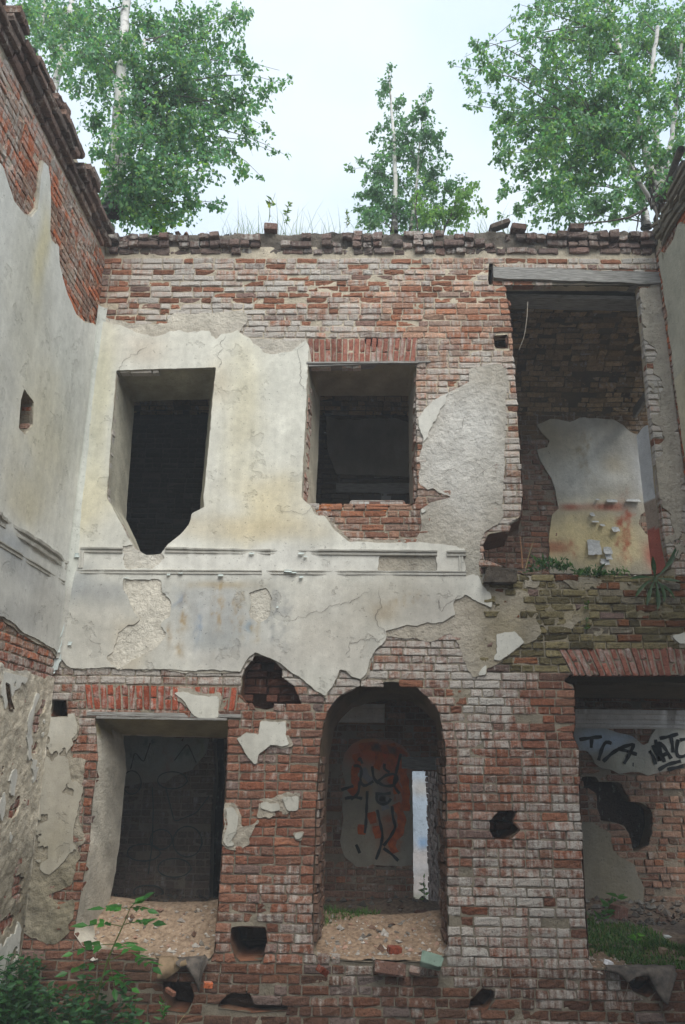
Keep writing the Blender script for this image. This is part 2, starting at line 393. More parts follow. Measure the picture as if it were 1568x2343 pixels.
def lay(bk, u0, u1, v0, v1, solid, style, seed=0, ch=None, skip=None):
    """fills the solid stretches of each course with stretchers and headers; style(u, v, rnd) gives depth, spall, colour, wash or None for a lost brick"""
    r = random.Random(seed)
    edges = [v0]
    while edges[-1] < v1: edges.append(edges[-1]+(ch if ch else (.0825 if edges[-1] < 2.5 else .0775)))
    nc = len(edges)-2
    us = np.arange(u0, u1+.005, .01)
    for k in range(nc):
        a = edges[k]; b = edges[k+1]-.0125; vm = (a+b)/2
        f = solid(us, np.full_like(us, vm)) > 0
        fa = solid(us, np.full_like(us, a)) > 0; fb = solid(us, np.full_like(us, b)) > 0
        i = 0
        while i < len(us):
            if not f[i]: i += 1; continue
            j = i
            while j+1 < len(us) and f[j+1]: j += 1
            j0 = r.uniform(-.010, .008); j1 = r.uniform(-.008, .010)
            x0 = us[i]+j0; x1 = us[j]+j1
            def edge(g, q, out):
                n_ = 0
                if g[q]:
                    while 0 < q < len(us)-1 and g[q+out] and n_ < 14: q += out; n_ += 1
                else:
                    while 0 <= q-out < len(us) and not g[q] and n_ < 14: q -= out; n_ += 1
                return us[q]-us[q] if n_ >= 14 else us[q]
            Lb = edge(fa, i, -1) or us[i]; Lt = edge(fb, i, -1) or us[i]; Rb = edge(fa, j, 1) or us[j]; Rt = edge(fb, j, 1) or us[j]
            Lb += j0; Lt += j0; Rb += j1; Rt += j1
            x = x0
            first = True
            while x < x1-.02:
                ln = (.252 if r.random() < .55 else .122)+r.uniform(-.006, .006)
                if first and k % 2: ln = .122
                first = False
                e = min(x+ln, x1)
                if x1-e < .05: e = x1
                st = style((x+e)/2, vm, r)
                if st is not None and e-x > .03:
                    jj = r.uniform(-.002, .002)
                    xa = x+.0015; xb = e-.0115; p0 = p3 = xa; p1 = p2 = xb
                    if x == x0: p0, p3 = min(Lb, xb-.02), min(Lt, xb-.02)
                    if e == x1: p1, p2 = max(Rb, xa+.02), max(Rt, xa+.02)
                    bk.add(((p0, a+jj), (p1, a+jj), (p2, b+jj), (p3, b+jj)), *st)
                x = e
            i = j+1
def soldiers(bk, q0, q1, n, style, seed=0, split=True, fan=0.):
    """a flat arch: bricks on end between lower line q0=(a,b) and upper line q1=(a,b), leaning apart like a fan"""
    r = random.Random(seed)
    (a0, a1), (b0, b1) = q0, q1
    L_ = lambda p, q, t: (p[0]+(q[0]-p[0])*t, p[1]+(q[1]-p[1])*t)
    for k in range(n):
        t0 = k/n+.006; t1 = (k+1)/n-.006
        lo0, lo1, hi0, hi1 = L_(a0, a1, t0), L_(a0, a1, t1), L_(b0, b1, t0), L_(b0, b1, t1)
        parts = [(0, 1)]
        if split and k % 2: m = r.uniform(.42, .58); parts = [(0, m-.025), (m+.025, 1)]
        for s0, s1 in parts:
            quad = (L_(lo0, hi0, s0), L_(lo1, hi1, s0), L_(lo1, hi1, s1), L_(lo0, hi0, s1))
            st = style(*np.mean(quad, 0), r)
            if st: bk.add(quad, *st)
def blobs(base, lst, conv):
    """colour field: base with soft-edged stains; lst of (x, y, rx, ry, colour, weight)"""
    it = []
    for x, y, rx, ry, c, wt in lst:
        p = conv(x, y); pa = conv(x+rx, y); pb = conv(x, y+ry)
        it.append((p, abs(pa[0]-p[0])+1e-3, abs(pb[1]-p[1])+1e-3, np.asarray(c), wt))
    def fn(u, v):
        C = np.tile(np.asarray(base), (len(u), 1))
        n = fbm(u, v, 2.3, 4, 31); n2 = fbm(u, v, 2.6, 4, 77); n3 = fbm(u, v, 14, 4, 32)*1.6; n4 = fbm(u, v*.6, 14, 4, 78)*1.6; hf = fbm(u, v*.5, 22, 4, 79)
        for p, a, b, c, wt in it:
            sm = a < .11
            k = np.exp(-(np.abs((u-p[0])/a+(n3 if sm else n*.5))**2.6+np.abs((v-p[1])/b+(n4*.5 if sm else n2*.5))**2.6))*wt
            if sm: k = k*np.clip(.65+1.6*hf, 0, 1.15)
            C = C*(1-k[:, None])+c*k[:, None]
        return C
    return fn
def minf(*fs): 
    r = fs[0]
    for f in fs[1:]: r = np.minimum(r, f)
    return r
# ================================================================== THE FRONT WALL
W1 = [(268,850),(380,846),(494,843),(488,905),(478,1020),(466,1140),(468,1160),(440,1175),(433,1200),(415,1222),(385,1245),(368,1268),(335,1270),(310,1255),(290,1220),(275,1190),(258,1160),(246,1140),(256,1000)]
W2 = [(706,834),(830,834),(951,834),(953,1000),(955,1140),(950,1150),(930,1157),(870,1157),(750,1157),(712,1157),(700,1148),(691,1138),(698,1000)]
O3 = [(1158,652),(1165,700),(1172,740),(1175,800),(1180,860),(1185,920),(1190,1000),(1193,1060),(1197,1144),(1192,1185),(1172,1190),(1165,1215),(1120,1222),(1106,1245),(1112,1282),(1160,1298),(1200,1314),(1300,1320),(1400,1322),(1500,1314),(1535,1300),(1522,1240),(1515,1180),(1505,1100),(1498,1020),(1490,950),(1482,880),(1476,800),(1468,720),(1460,652)]
L1 = [(219,1641),(370,1645),(522,1648),(520,1737),(510,1900),(502,2030),(494,2120),(490,2180),(480,2194),(420,2202),(360,2196),(300,2186),(230,2178),(190,2165),(170,2137),(187,2037),(205,1937),(213,1830),(225,1735)]
L2 = [(733,1713),(725,1827),(721,1940),(717,2054),(716,2181),(735,2192),(800,2198),(900,2204),(1000,2196),(1027,2181),(1025,2082),(1022,1940),(1019,1741),(1015,1679),(1008,1656),(1002,1622),(985,1602),(968,1585),(943,1566),(894,1561),(832,1567),(792,1582),(764,1608),(747,1636),(738,1679)]
L3 = [(1294,1545),(1430,1545),(1590,1545),(1590,1900),(1600,2225),(1450,2222),(1360,2218),(1348,2205),(1345,2130),(1340,2057),(1338,2020),(1333,1916),(1329,1839),(1327,1775),(1324,1710),(1312,1684),(1317,1658),(1316,1563),(1294,1559)]
OPEN = {k: Fp(p) for k, p in dict(W1=W1, W2=W2, O3=O3, L1=L1, L2=L2, L3=L3).items()}
HOLES = [  # (outline, depth)
    (Fp(z5((1170,700),(1230,715),(1290,745),(1290,800),(1340,830),(1360,870),(1380,920),(1330,935),(1270,930),(1220,945),(1140,930),(1100,890),(1110,830),(1110,780),(1140,740))), .26),
    (Fp([(111,1599),(150,1598),(152,1617),(155,1639),(111,1638)]), .4),
    (Fp(z7((1060,770),(1110,765),(1215,770),(1225,830),(1200,920),(1100,925),(1075,900),(1055,840))), .6),
    (Fp(z8((720,235),(770,220),(800,235),(790,270),(780,290),(820,300),(810,330),(780,350),(765,380),(700,370),(680,340),(670,290),(690,260))), .55),
    (Fp([(835,771),(874,771),(872,790),(838,787)]), .3),
    (Fp(z4((690,445),(755,440),(760,500),(700,500))), .16),
    (Fp(z7((745,1010),(870,1010),(890,1090),(850,1160),(770,1150),(745,1060))), .35),
    (Fp(z7((1000,1095),(1080,1060),(1130,1062),(1160,1105),(1310,1120),(1330,1150),(1150,1160),(1000,1140))), .15),
    (Fp(z8((570,1120),(640,1050),(700,1060),(690,1110),(660,1150),(590,1150))), .2),
    (Fp(z8((1300,1000),(1420,985),(1440,1060),(1400,1090),(1330,1060))), .3),
    (Fp([(82,1548),(108,1545),(112,1572),(96,1602),(80,1580)]), .3),
    (Fp([(1120,602),(1129,602),(1127,650),(1118,648)]), .25),
]
OPN = {k: Fp(p) for k, p in dict(W1=W1, W2=W2, O3=O3, L1=L1, L2=L2, L3=L3).items()}
def opening_field(u, v):
    r = np.full(np.shape(u), -9.)
    for p in OPN.values(): r = np.maximum(r, sdf(p, u, v))
    return r
def hole_field(u, v):
    r = np.full(np.shape(u), -9.)
    for p, _ in HOLES: r = np.maximum(r, sdf(p, u, v))
    return r
def top_z(u):
    t = 7.86+.05*fbm(u, u*0+3, 1.7, 4, 3)
    return t-.10*np.exp(-((u+1.25)/.5)**2)*0
U0, U1, V0, V1 = -3.25, 3.6, -1.05, 7.5
SOLD = [ # flat arches: lower left/right, upper left/right in photo px, number of bricks
    ((z5((397,945),(1075,955))), (z5((385,835),(1090,850))), 21),
    ([(706,832),(950,832)], [(704,776),(957,772)], 19),
    (z6((1055,790),(1720,795)), z6((990,672),(1712,660)), 22),
]
SOLDP = [Fp([lo[0], lo[1], hi[1], hi[0]]) for lo, hi, _ in SOLD]
BEAM = Fp([(1126,612),(1520,640),(1520,660),(1126,640)])
def solid(u, v):
    f = minf(-opening_field(u, v), -hole_field(u, v))
    for p in SOLDP: f = np.minimum(f, -sdf(p, u, v))
    return np.minimum(f, -sdf(BEAM, u, v))
def in_px(u, v):
    """wall point -> rough photo height, used to grade the bricks by zone"""
    return v
def style_front(u, v, r):
    up = min(1., max(0., (v-2.2)/3.))
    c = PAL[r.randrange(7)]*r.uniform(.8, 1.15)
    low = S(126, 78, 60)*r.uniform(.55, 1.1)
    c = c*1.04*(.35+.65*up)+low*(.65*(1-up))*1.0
    n = fbm(np.array([u]), np.array([v]), .9, 3, 9)[0]
    wash = .08+.5*n+(.09 if v > 4.5 else .05)+r.uniform(-.10, .10)
    d = r.gauss(0, .003); sp = 0.
    # broken bands
    band = math.exp(-((v-(6.98+.04*u+.1*n))/.26)**2)*.42+math.exp(-((v-7.3)/.15)**2)*.12
    p = .05+band
    if u > 1.15 and 2.55 < v < 3.6: p = .45
    if v < -.15: p = .34
    if v > 4.8: c = c*1.15; wash += .18 if u > -.9 else .09
    if .9 < u < 2.2 and .2 < v < 2.6: wash += .13+.1*n
    if u > 2.0 or u < 1.02: wash -= .05*(v < 2.4)
    ed = float(sdf(PLU, np.array([u]), np.array([v]))[0])
    wash += .26*math.exp(min(0, ed)/.13)
    if r.random() < p:
        sp = r.uniform(.006, .014); c = S(150, 104, 82)*r.uniform(.55, 1.05) if v > 2.6 or r.random() < .5 else c*.8
        wash = -.16
    if u > 1.15 and 2.55 < v < 3.62:
        c = S(124, 114, 84)*r.uniform(.4, 1.1) if r.random() < .74 else S(124, 84, 60)*r.uniform(.5, 1.0); wash = -.05+.2*n; d += abs(r.gauss(0, .012))
    if v < -.1: c = c*.55+S(70, 66, 58)*.25; wash -= .12
    if v < 2.4: wash -= .05
    if r.random() < (.008 if v > -.15 else .06): return None
    if r.random() < .10: c = c*.5+S(118, 112, 110)*.5*r.uniform(.8, 1.1)
    return d, sp, c, wash
wall = thing('brick_wall', 'tall two storey ruined facade with three openings on each floor, plaster falling off red brick', 'wall', (0, 0, -.95))
bk = Bricks()
# plaster region first: bricks fully behind it are not laid
PL = (z3((440,330),(500,372),(560,380),(640,402),(700,402),(770,398),(800,355),(870,350),(930,344),(1000,346),(1060,350),(1120,352),(1126,380),(1098,432),(1150,462),(1250,466),(1330,470),(1400,462),(1412,500),(1414,570)) +
      [(720,860),(720,1100),(714,1160),(722,1176),(745,1180),(760,1205),(798,1238),(880,1242),(958,1240),(966,1205),(962,1165),(985,1150),(1034,1137),(1004,1127),(991,1117),(979,1122),(964,1109),(961,1044),(969,1004),(959,984),(956,959),(969,939),(994,914),(1024,899),(1073,874),(1074,844),(1144,832),(1159,844),(1162,884),(1156,919),(1158,959),(1156,994),(1154,1099),(1149,1149),(1146,1179),(1139,1199),(1104,1214),(1094,1229),(1091,1249),(1092,1274),(1094,1314),(1104,1339),(1124,1359),(1129,1399),(1134,1429),(1129,1459),(1134,1494),(1114,1514),(1114,1544),(1084,1549),(1071,1534),(1059,1499),(1049,1474),(1031,1449),(1004,1457),(984,1467),(949,1457),(914,1457),(884,1454),(881,1469),(859,1489),(849,1509),(841,1539),(826,1557),(804,1549),(790,1537),(780,1534),(765,1564),(747,1594),(720,1579),(675,1544),(645,1522),(620,1507),(585,1494),(570,1507),(550,1537),(520,1537),(480,1534),(445,1537),(380,1532),(320,1532),(270,1532),(260,1527),(220,1532),(185,1532),(160,1529),(150,1520),(134,1500),(100,1500),(110,1299),(150,1040),(215,700)])
PLU = Fp(PL)
ROUGH = [Fp(p) for p in (
    z5((570,345),(730,355),(740,420),(790,450),(780,520),(740,560),(760,600),(740,650),(650,700),(600,720),(560,760),(530,740),(500,710),(530,680),(540,600),(600,560),(640,540),(600,470),(570,400)),
    z6((200,590),(330,560),(430,560),(520,520),(515,450),(560,430),(640,465),(700,500),(700,690),(600,820),(560,760),(530,650),(500,610),(440,640),(200,640)),
    z3((440,300),(800,345),(1140,340),(1140,390),(1090,425),(1010,440),(990,470),(960,420),(860,440),(820,420),(700,450),(650,440),(540,400),(440,370)),
    z3((1140,470),(1200,520),(1240,540),(1330,520),(1400,480),(1400,455),(1150,455)),
    z5((1150,420),(1220,390),(1250,440),(1240,520),(1180,560),(1150,520)),
    z4((330,1000),(580,560),(800,560),(790,1400),(520,1400),(330,1200)),
    z6((330,60),(620,0),(760,0),(740,110),(640,200),(610,330),(560,330),(560,210),(340,180)),
    z6((180,235),(340,240),(420,250),(430,310),(300,330),(160,310)),
    z5((560,200),(720,190),(760,260),(700,310),(580,300)),
)]
EXTRA = [Fp(p) for p in (   # smaller scabs of plaster lower down
    z5((790,870),(840,860),(900,880),(960,885),(1000,880),(1010,900),(1000,990),(920,1000),(880,970),(840,910)),
    z5((1085,1080),(1130,1050),(1180,1060),(1190,1000),(1310,1000),(1310,1060),(1330,1110),(1290,1120),(1240,1110),(1190,1150),(1180,1200),(1160,1205),(1120,1150)),
    z7((1290,170),(1370,165),(1370,240),(1310,240)),
    z6b((400,1205),(640,1190),(655,1300),(610,1480),(600,1640),(590,1800),(640,1960),(670,2100),(640,2343),(200,2343),(230,2000),(330,1500)),
    z7((60,260),(130,150),(190,0),(320,0),(335,120),(350,250),(340,400),(300,470),(230,530),(160,500),(90,520),(50,480)),
    z7((1030,215),(1070,215),(1095,260),(1085,330),(1060,370),(1090,400),(1040,400),(1020,370),(1040,300)),
    z7((1340,330),(1390,330),(1380,370),(1350,370)),
    z7((1195,195),(1280,200),(1290,235),(1240,240),(1190,225)),
    z7((230,690),(330,640),(325,720),(280,780),(225,750)),
    z6((690,600),(790,590),(830,640),(780,690),(720,730),(690,720)),
    z6((1500,610),(1600,580),(1700,590),(1700,650),(1540,650)),
)]
ROUGHX = [Fp(p) for p in (   # base coat clinging under and around the scabs
    z6b((380,1200),(680,1150),(700,1400),(620,1500),(610,1900),(700,2100),(760,2343),(100,2343),(200,1900),(300,1500)),
    z7((30,100),(200,0),(400,0),(390,130),(340,340),(370,440),(340,560),(230,620),(330,700),(330,800),(210,850),(80,770),(60,560)),
    z7((1020,200),(1095,240),(1100,310),(1180,280),(1150,380),(1100,410),(1010,390)),
    z7((1190,180),(1380,150),(1380,250),(1180,260)),
    z6((640,480),(800,520),(860,590),(850,640),(720,740),(640,790)),
    [(1468,660),(1530,650),(1560,900),(1580,1300),(1530,1300),(1500,1000)],
    [(1100,1330),(1200,1330),(1220,1400),(1240,1470),(1170,1500),(1120,1520)],
)]
def f_finish_raw(u, v):
    f = sdf(PLU, u, v)
    for p in EXTRA: f = np.maximum(f, sdf(p, u, v))
    return f
LEDGE = Fp([(1180,1318),(1580,1320),(1580,1470),(1300,1462),(1180,1470)])
def f_base(u, v):
    f = f_finish_raw(u, v)+np.maximum(0, .004+.07*fbm(u, v, 3.3, 4, 57))
    for k, p in enumerate(ROUGHX): f = np.maximum(f, sdf(p, u, v)-(.06 if k < 5 else .22)*(fbm(u, v, 7 if k < 5 else 5, 4, 55)+(.25 if k < 5 else .12)))
    f = np.maximum(f, minf(sdf(LEDGE, u, v), .06*(fbm(u, v, 6, 5, 58)-.20)))
    f = f+.012*fbm(u, v, 9, 4, 2)+.004*fbm(u, v, 40, 2, 8)
    return minf(f, -opening_field(u, v)+.004*fbm(u, v, 20, 2, 4), -hole_field(u, v))
def f_finish(u, v):
    f = f_finish_raw(u, v)
    pier = minf(sdf(ROUGHX[0], u, v), .06*(fbm(u, v*.6, 3., 5, 98)-.05)); pier = np.maximum(pier, minf(sdf(ROUGHX[1], u, v), .06*(fbm(u, v*.6, 3., 5, 99)-.12)))
    f = np.where((u < -2.55) & (v < 2.2), np.minimum(f, .05*(fbm(u, v, 2.2, 5, 96)+.22)), f); f = np.maximum(f, pier)
    for k, p in enumerate(ROUGH): f = np.minimum(f, -(sdf(p, u, v)+.035*fbm(u, v, 8, 3, 60+k)))
    f = f+.013*fbm(u, v, 9, 5, 2)+.008*fbm(u, v, 34, 3, 8)-.007
    return minf(f, -opening_field(u, v)-.004+.008*fbm(u, v, 14, 3, 44), -hole_field(u, v)-.01)
def solid_brick(u, v):
    return np.minimum(solid(u, v), .10-f_base(u, v))
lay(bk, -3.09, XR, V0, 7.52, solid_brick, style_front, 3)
def style_sold(u, v, r):
    c = (S(148, 78, 58) if v < 2.6 and u < 0 else S(142, 92, 78))*r.uniform(.75, 1.2)
    return r.gauss(.002, .004), (r.uniform(.01, .03) if r.random() < .06 else 0), c, .08+r.uniform(-.1, .14)
for (lo, hi, n), k in zip(SOLD, range(9)):
    a = Fp(lo); b = Fp(hi); soldiers(bk, (a[0], a[1]), (b[0], b[1]), n, style_sold, k)
bk.build('brickwork', FR, wall, seed=1)
# corbelled, broken top courses
ct = Bricks(); r = random.Random(5)
for k in range(4):
    z0 = 7.515+k*.083; x = -3.02
    while x < XR-.05:
        ln = .122 if r.random() < .75 else .25
        lost = (.05, .2+.3*vnoise(x*1.7, 9., 3), .38+.4*vnoise(x*1.3, 7., 2), .72+.5*vnoise(x*1.1, 4., 6))[k]
        if x > 2.3: lost *= .35
        if r.random() > lost:
            pr = (.025, .06, .09, .06)[k]+r.uniform(-.04, .02)
            broken = r.random() < .3
            dz = r.uniform(-.012, .012)-(.02 if k == 3 else 0)
            c = (PAL[r.randrange(7)]*.4+S(122,114,112)*.6)*r.uniform(.5, .95)
            ct.add(((x+.004, z0+dz), (x+ln-.009, z0+dz+r.uniform(-.012, .012)), (x+ln-.009, z0+.068+dz+r.uniform(-.01, .01)), (x+.004, z0+.068+dz)),
                   pr, r.uniform(.015, .05) if broken else 0, c, r.uniform(-.1, .2))
        x += ln
ct.build('corbel_course', FR, wall, depth=.28, jit=.005, warp=.012, seed=2)
# mortar bed behind the bricks
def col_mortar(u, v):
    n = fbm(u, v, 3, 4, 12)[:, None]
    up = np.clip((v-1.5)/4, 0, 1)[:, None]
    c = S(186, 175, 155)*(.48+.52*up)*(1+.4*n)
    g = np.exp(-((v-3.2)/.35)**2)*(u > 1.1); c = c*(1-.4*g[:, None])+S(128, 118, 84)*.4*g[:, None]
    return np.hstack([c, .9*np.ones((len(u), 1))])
sheet('mortar', FR, -3.05, XR, 7.5, 7.9, .02, lambda u, v: top_z(u)-.06+.03*fbm(u, v, 9, 3, 30)-v, lambda u, v: -.03+.05*fbm(u, v, 7, 4, 34)+.03*np.clip((v-7.5)*4, 0, 1), lambda u, v: np.hstack([S(112,104,94)*(1+.6*fbm(u, v, 8, 4, 35))[:, None], np.ones((len(u), 1))]), .2, MP, wall)
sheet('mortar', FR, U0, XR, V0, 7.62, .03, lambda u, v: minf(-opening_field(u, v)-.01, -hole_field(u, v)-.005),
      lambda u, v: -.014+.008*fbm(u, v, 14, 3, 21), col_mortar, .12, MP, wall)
# plaster coats
cv = lambda x, y: at(x, y)[[0, 2]]
base_c = blobs(S(168, 160, 146), [
    (1060,1000,120,180,S(204,202,196),.95),(300,730,260,40,S(202,196,182),.9),(650,780,160,60,S(196,190,178),.8),
    (320,1430,150,150,S(212,207,194),1.),(610,1390,50,60,S(206,202,190),.9),(330,1275,60,50,S(206,202,192),.9),(1000,1500,140,110,S(182,174,160),.8),(120,1850,140,300,S(150,142,126),.9),(150,2080,140,120,S(132,124,102),.8),
    (1160,1480,60,110,S(150,140,116),.8),(1040,1290,120,60,S(165,162,152),.8),(1390,1390,210,64,S(126,116,88),.95)], cv)
fin_c = blobs(S(200,199,190), [
    (190,900,60,300,S(206,208,198),.8),(600,900,150,260,S(205,204,192),.6),(395,760,260,80,S(208,206,194),.6),
    (620,1160,90,70,S(200,188,154),.75),(200,1150,60,90,S(198,190,162),.7),(560,950,40,160,S(196,186,150),.45),(230,900,26,200,S(196,188,152),.5),
    (590,1210,160,26,S(186,170,134),.5),(330,800,60,30,S(186,170,150),.4),(500,880,30,50,S(186,170,136),.4),
    (620,1285,520,34,S(206,205,198),.95),(1050,1290,90,40,S(188,185,176),.7),
    (180,1345,40,46,S(138,142,144),.75),(245,1365,60,30,S(134,138,142),.75),(340,1345,50,24,S(152,154,152),.5),
    (240,1450,100,80,S(178,175,166),.8),(300,1470,40,60,S(180,164,132),.5),(560,1500,220,40,S(174,171,164),.8),
    (500,1400,120,70,S(156,158,158),.8),(420,1420,10,70,S(146,120,72),.7),(500,1390,9,60,S(150,124,74),.75),(545,1400,10,60,S(144,120,72),.65),(455,1440,8,46,S(126,140,156),.7),
    (575,1435,12,24,S(118,142,160),.7),(585,1445,10,20,S(160,134,80),.6),(385,1455,7,20,S(150,118,66),.6),(415,1375,14,24,S(130,142,156),.6),(530,1340,70,8,S(160,140,100),.5),
    (600,1370,40,40,S(168,164,152),.6),(490,1460,60,24,S(148,152,152),.6),(640,1400,20,70,S(136,138,140),.6),(760,1450,90,110,S(180,175,165),.7),
    (900,1380,140,70,S(174,169,157),.8),(1020,1400,90,60,S(170,166,158),.8),(760,1380,40,40,S(188,186,178),.6),
    (880,1400,30,20,S(140,118,80),.4),(930,1375,24,16,S(140,120,84),.4),
    (1060,1000,120,200,S(190,188,181),.95),(140,1900,150,330,S(160,152,136),.9),(110,1940,50,60,S(150,142,122),.8),(40,1900,60,160,S(132,132,128),.6),
    (580,1880,500,260,S(150,146,134),.5)], cv)
def col_base(u, v):
    c = base_c(u, v)*(1+(.34-.2*(v > 2.4))*fbm(u, v, 9, 5, 15))[:, None]
    return np.hstack([c, np.ones((len(u), 1))])
def col_fin(u, v):
    c = fin_c(u, v)
    a = np.clip(-sdf(ROUGH[5], u, v)*-8, 0, .8)
    return np.hstack([c, a[:, None]])
sheet('base_coat', FR, U0+.05, XR, -.2, 7.3, .016, f_base, lambda u, v: .009+.008*fbm(u, v, 6, 5, 23)+(.005+.010*(v < 2.2))*fbm(u, v, 24, 3, 24), col_base, .03, MP, wall)
sheet('plaster', FR, U0+.05, XR, -.2, 7.3, .016, f_finish, lambda u, v: .023+.005*fbm(u, v, 1.6, 3, 25)+.0012*fbm(u, v, 14, 3, 26), col_fin, .014, MP, wall)
MCRACK = noisy_mat('crack_line', (.10, .09, .08), (.2, .18, .16), 20, bump=0)  # dark ribbons laid on the plaster surface as crack lines
def crack(fr, pts, wd, d, seed, parent):
    q = np.array(pts, float)
    for lv in range(4):
        m = (q[:-1]+q[1:])/2+np.random.default_rng(seed+lv).normal(0, .14, (len(q)-1, 2))*np.linalg.norm(q[1:]-q[:-1], axis=1)[:, None]
        z = np.empty((len(q)*2-1, 2)); z[::2] = q; z[1::2] = m; q = z
    t = np.gradient(q, axis=0); t /= np.linalg.norm(t, axis=1)[:, None]+1e-9; nr = np.stack([-t[:, 1], t[:, 0]], 1); n = len(q)
    w_ = wd*(.4+.6*np.abs(fbm(np.arange(n)*.3, np.arange(n)*0, 1., 2, seed)))*np.minimum(1, np.minimum(np.arange(n), n-1-np.arange(n))/6.+.1)
    A = q+nr*w_[:, None]/2; B = q-nr*w_[:, None]/2
    return np.vstack([fr.P(A[:, 0], A[:, 1], np.full(n, d)), fr.P(B[:, 0], B[:, 1], np.full(n, d))]), [[n+k, n+k+1, k+1, k] for k in range(n-1)]
CR = [[(268,850),(300,815),(345,790)],[(500,845),(512,800),(515,770)],[(868,1345),(874,1390),(879,1440),(884,1456)],[(1005,1365),(1010,1400),(1040,1372),(1056,1365)],[(660,1420),(720,1400),(780,1385),(850,1350)],[(884,1456),(850,1460),(800,1470),(790,1500)],[(700,780),(690,850),(706,900)],[(640,1175),(700,1176),(715,1160)],
      [(1040,1000),(1060,960),(1100,950),(1120,990)],[(1000,1010),(1030,1040),(1070,1030)],[(990,1090),(1040,1075),(1100,1085),(1150,1070)],[(1060,1060),(1090,1060),(1105,1080),(1090,1095),(1075,1090)],[(270,1470),(300,1450),(330,1430)],[(215,760),(230,720),(260,700)]]
V, f = join([crack(FR, Fp(p), .006, .0305, 300+k, wall) for k, p in enumerate(CR)])
mesh('crack', V, f, MCRACK, wall)
# window tunnels through the thickness of the wall
def resample(p, step=.06):
    o = []
    p = [np.array(a, float) for a in p]
    for a, b in zip(p, p[1:]+p[:1]):
        n = max(1, int(np.linalg.norm(b-a)/step))
        o += [a+(b-a)*t/n for t in range(n)]
    return np.array(o)
def tunnel(name, poly, inner, color, depth=.75, front=.004, parent=wall, steps=9, rough=.006, cap=False, capcol=None, curve=None):
    """the sides of an opening, from its outline on the face back to the inner outline (bounds u0, u1, v0, v1)"""
    o = resample(poly)
    if ((o[:, 0]*np.roll(o[:, 1], -1)-np.roll(o[:, 0], -1)*o[:, 1]).sum()) < 0: o = o[::-1]
    lo = o.min(0); hi = o.max(0)
    i = o.copy()
    if inner is not None:
        i[:, 0] = inner[0]+(o[:, 0]-lo[0])/(hi[0]-lo[0])*(inner[1]-inner[0])
        i[:, 1] = inner[2]+(o[:, 1]-lo[1])/(hi[1]-lo[1])*(inner[3]-inner[2])
    n = len(o); V = []; C = []
    nr = np.roll(o, -1, 0)-np.roll(o, 1, 0); nr = np.stack([-nr[:, 1], nr[:, 0]], 1); nr /= np.linalg.norm(nr, axis=1)[:, None]+1e-9
    arc = np.concatenate([[0], np.cumsum(np.linalg.norm(np.diff(o, axis=0), axis=1))])
    for k in range(steps+1):
        t = k/steps; tt = t if curve is None else curve(t)
        d = front+(-depth-front)*t
        b = o*(1-tt)+i*tt
        jn = rough*fbm(arc*1., np.full(n, t*depth), 8, 4, 33)*(0 if k == 0 else 1)
        b = b+nr*jn[:, None]
        V.append(FR.P(b[:, 0], b[:, 1], np.full(n, d))); C.append(color(b[:, 0], b[:, 1], np.full(n, -d), o))
    V = np.concatenate(V); C = np.concatenate(C); f = []
    for k in range(steps):
        for a in range(n):
            b = (a+1) % n; f.append((k*n+a, k*n+n+a, k*n+n+b, k*n+b))
    f = [list(x) for x in f]
    if cap:
        f.append([steps*n+a for a in range(n)])
        if capcol is not None: C[steps*n:] = capcol
    return mesh(name, V, f, MP, parent, C, True)
def tcol(cl, ct_, cb, cr, rough=.4):
    """colours of left jamb, soffit, sill, right jamb"""
    def fn(u, v, dep, o):
        lo = o.min(0); hi = o.max(0); s = (u-lo[0])/(hi[0]-lo[0]); t = (v-lo[1])/(hi[1]-lo[1])
        c = np.where((s < .25)[:, None], cl, np.where((s > .75)[:, None], cr, cl*.5+cr*.5))
        c = np.where((t > .93)[:, None], ct_, c); c = np.where(((t < .04))[:, None], cb, c)
        c = c*(1+.42*fbm(u*3+dep, v*3+dep*2, 1.7, 5, 61))[:, None]
        return np.hstack([c, np.full((len(u), 1), rough)])
    return fn
cream = S(178,174,158); grey = S(160,155,142); drk = S(110,102,86); mort = S(150,138,120)
i0 = at(300,1000,.75)[0]; i1 = at(474,1000,.75)[0]; it = at(390,912,.75)[2]
lo = np.min(OPN['W1'], 0)
TW1 = tunnel('window_reveal', OPN['W1'], (i0, i1, lo[1], it), tcol(cream, S(150,144,124), S(110,80,62), cream*.9, .3))
i0 = at(726,1000,.75)[0]; i1 = at(936,1000,.75)[0]; it = at(830,905,.75)[2]
lo = np.min(OPN['W2'], 0)
TW2 = tunnel('window_reveal', OPN['W2'], (i0, i1, lo[1], it), tcol(cream*.95, S(140,132,110), S(140,100,78), grey*.85, .4))
lo = np.min(OPN['O3'], 0); hi = np.max(OPN['O3'], 0)
TO3 = tunnel('doorway_reveal', OPN['O3'], (lo[0], hi[0]+.55, lo[1], hi[1]+.2), tcol(S(120,92,78), drk*.6, mort*.8, S(176,176,172), .8), rough=.02)
i0 = at(272,1800,.75)[0]; it = at(400,1684,.75)[2]; lo = np.min(OPN['L1'], 0); hi = np.max(OPN['L1'], 0)
TL1 = tunnel('window_reveal', OPN['L1'], (i0, hi[0]-.01, lo[1], it), tcol(S(200,194,180), S(150,140,110), mort, S(140,120,100), .7), rough=.012)
i0 = at(744,1850,.75)[0]; i1 = at(1014,1850,.75)[0]; it = at(870,1601,.75)[2]; lo = np.min(OPN['L2'], 0)
TL2 = tunnel('arch_reveal', OPN['L2'], (i0, i1, lo[1], it), tcol(S(124,108,90), S(100,88,66), mort, S(124,108,90), .8), rough=.012)
lo = np.min(OPN['L3'], 0); hi = np.max(OPN['L3'], 0)
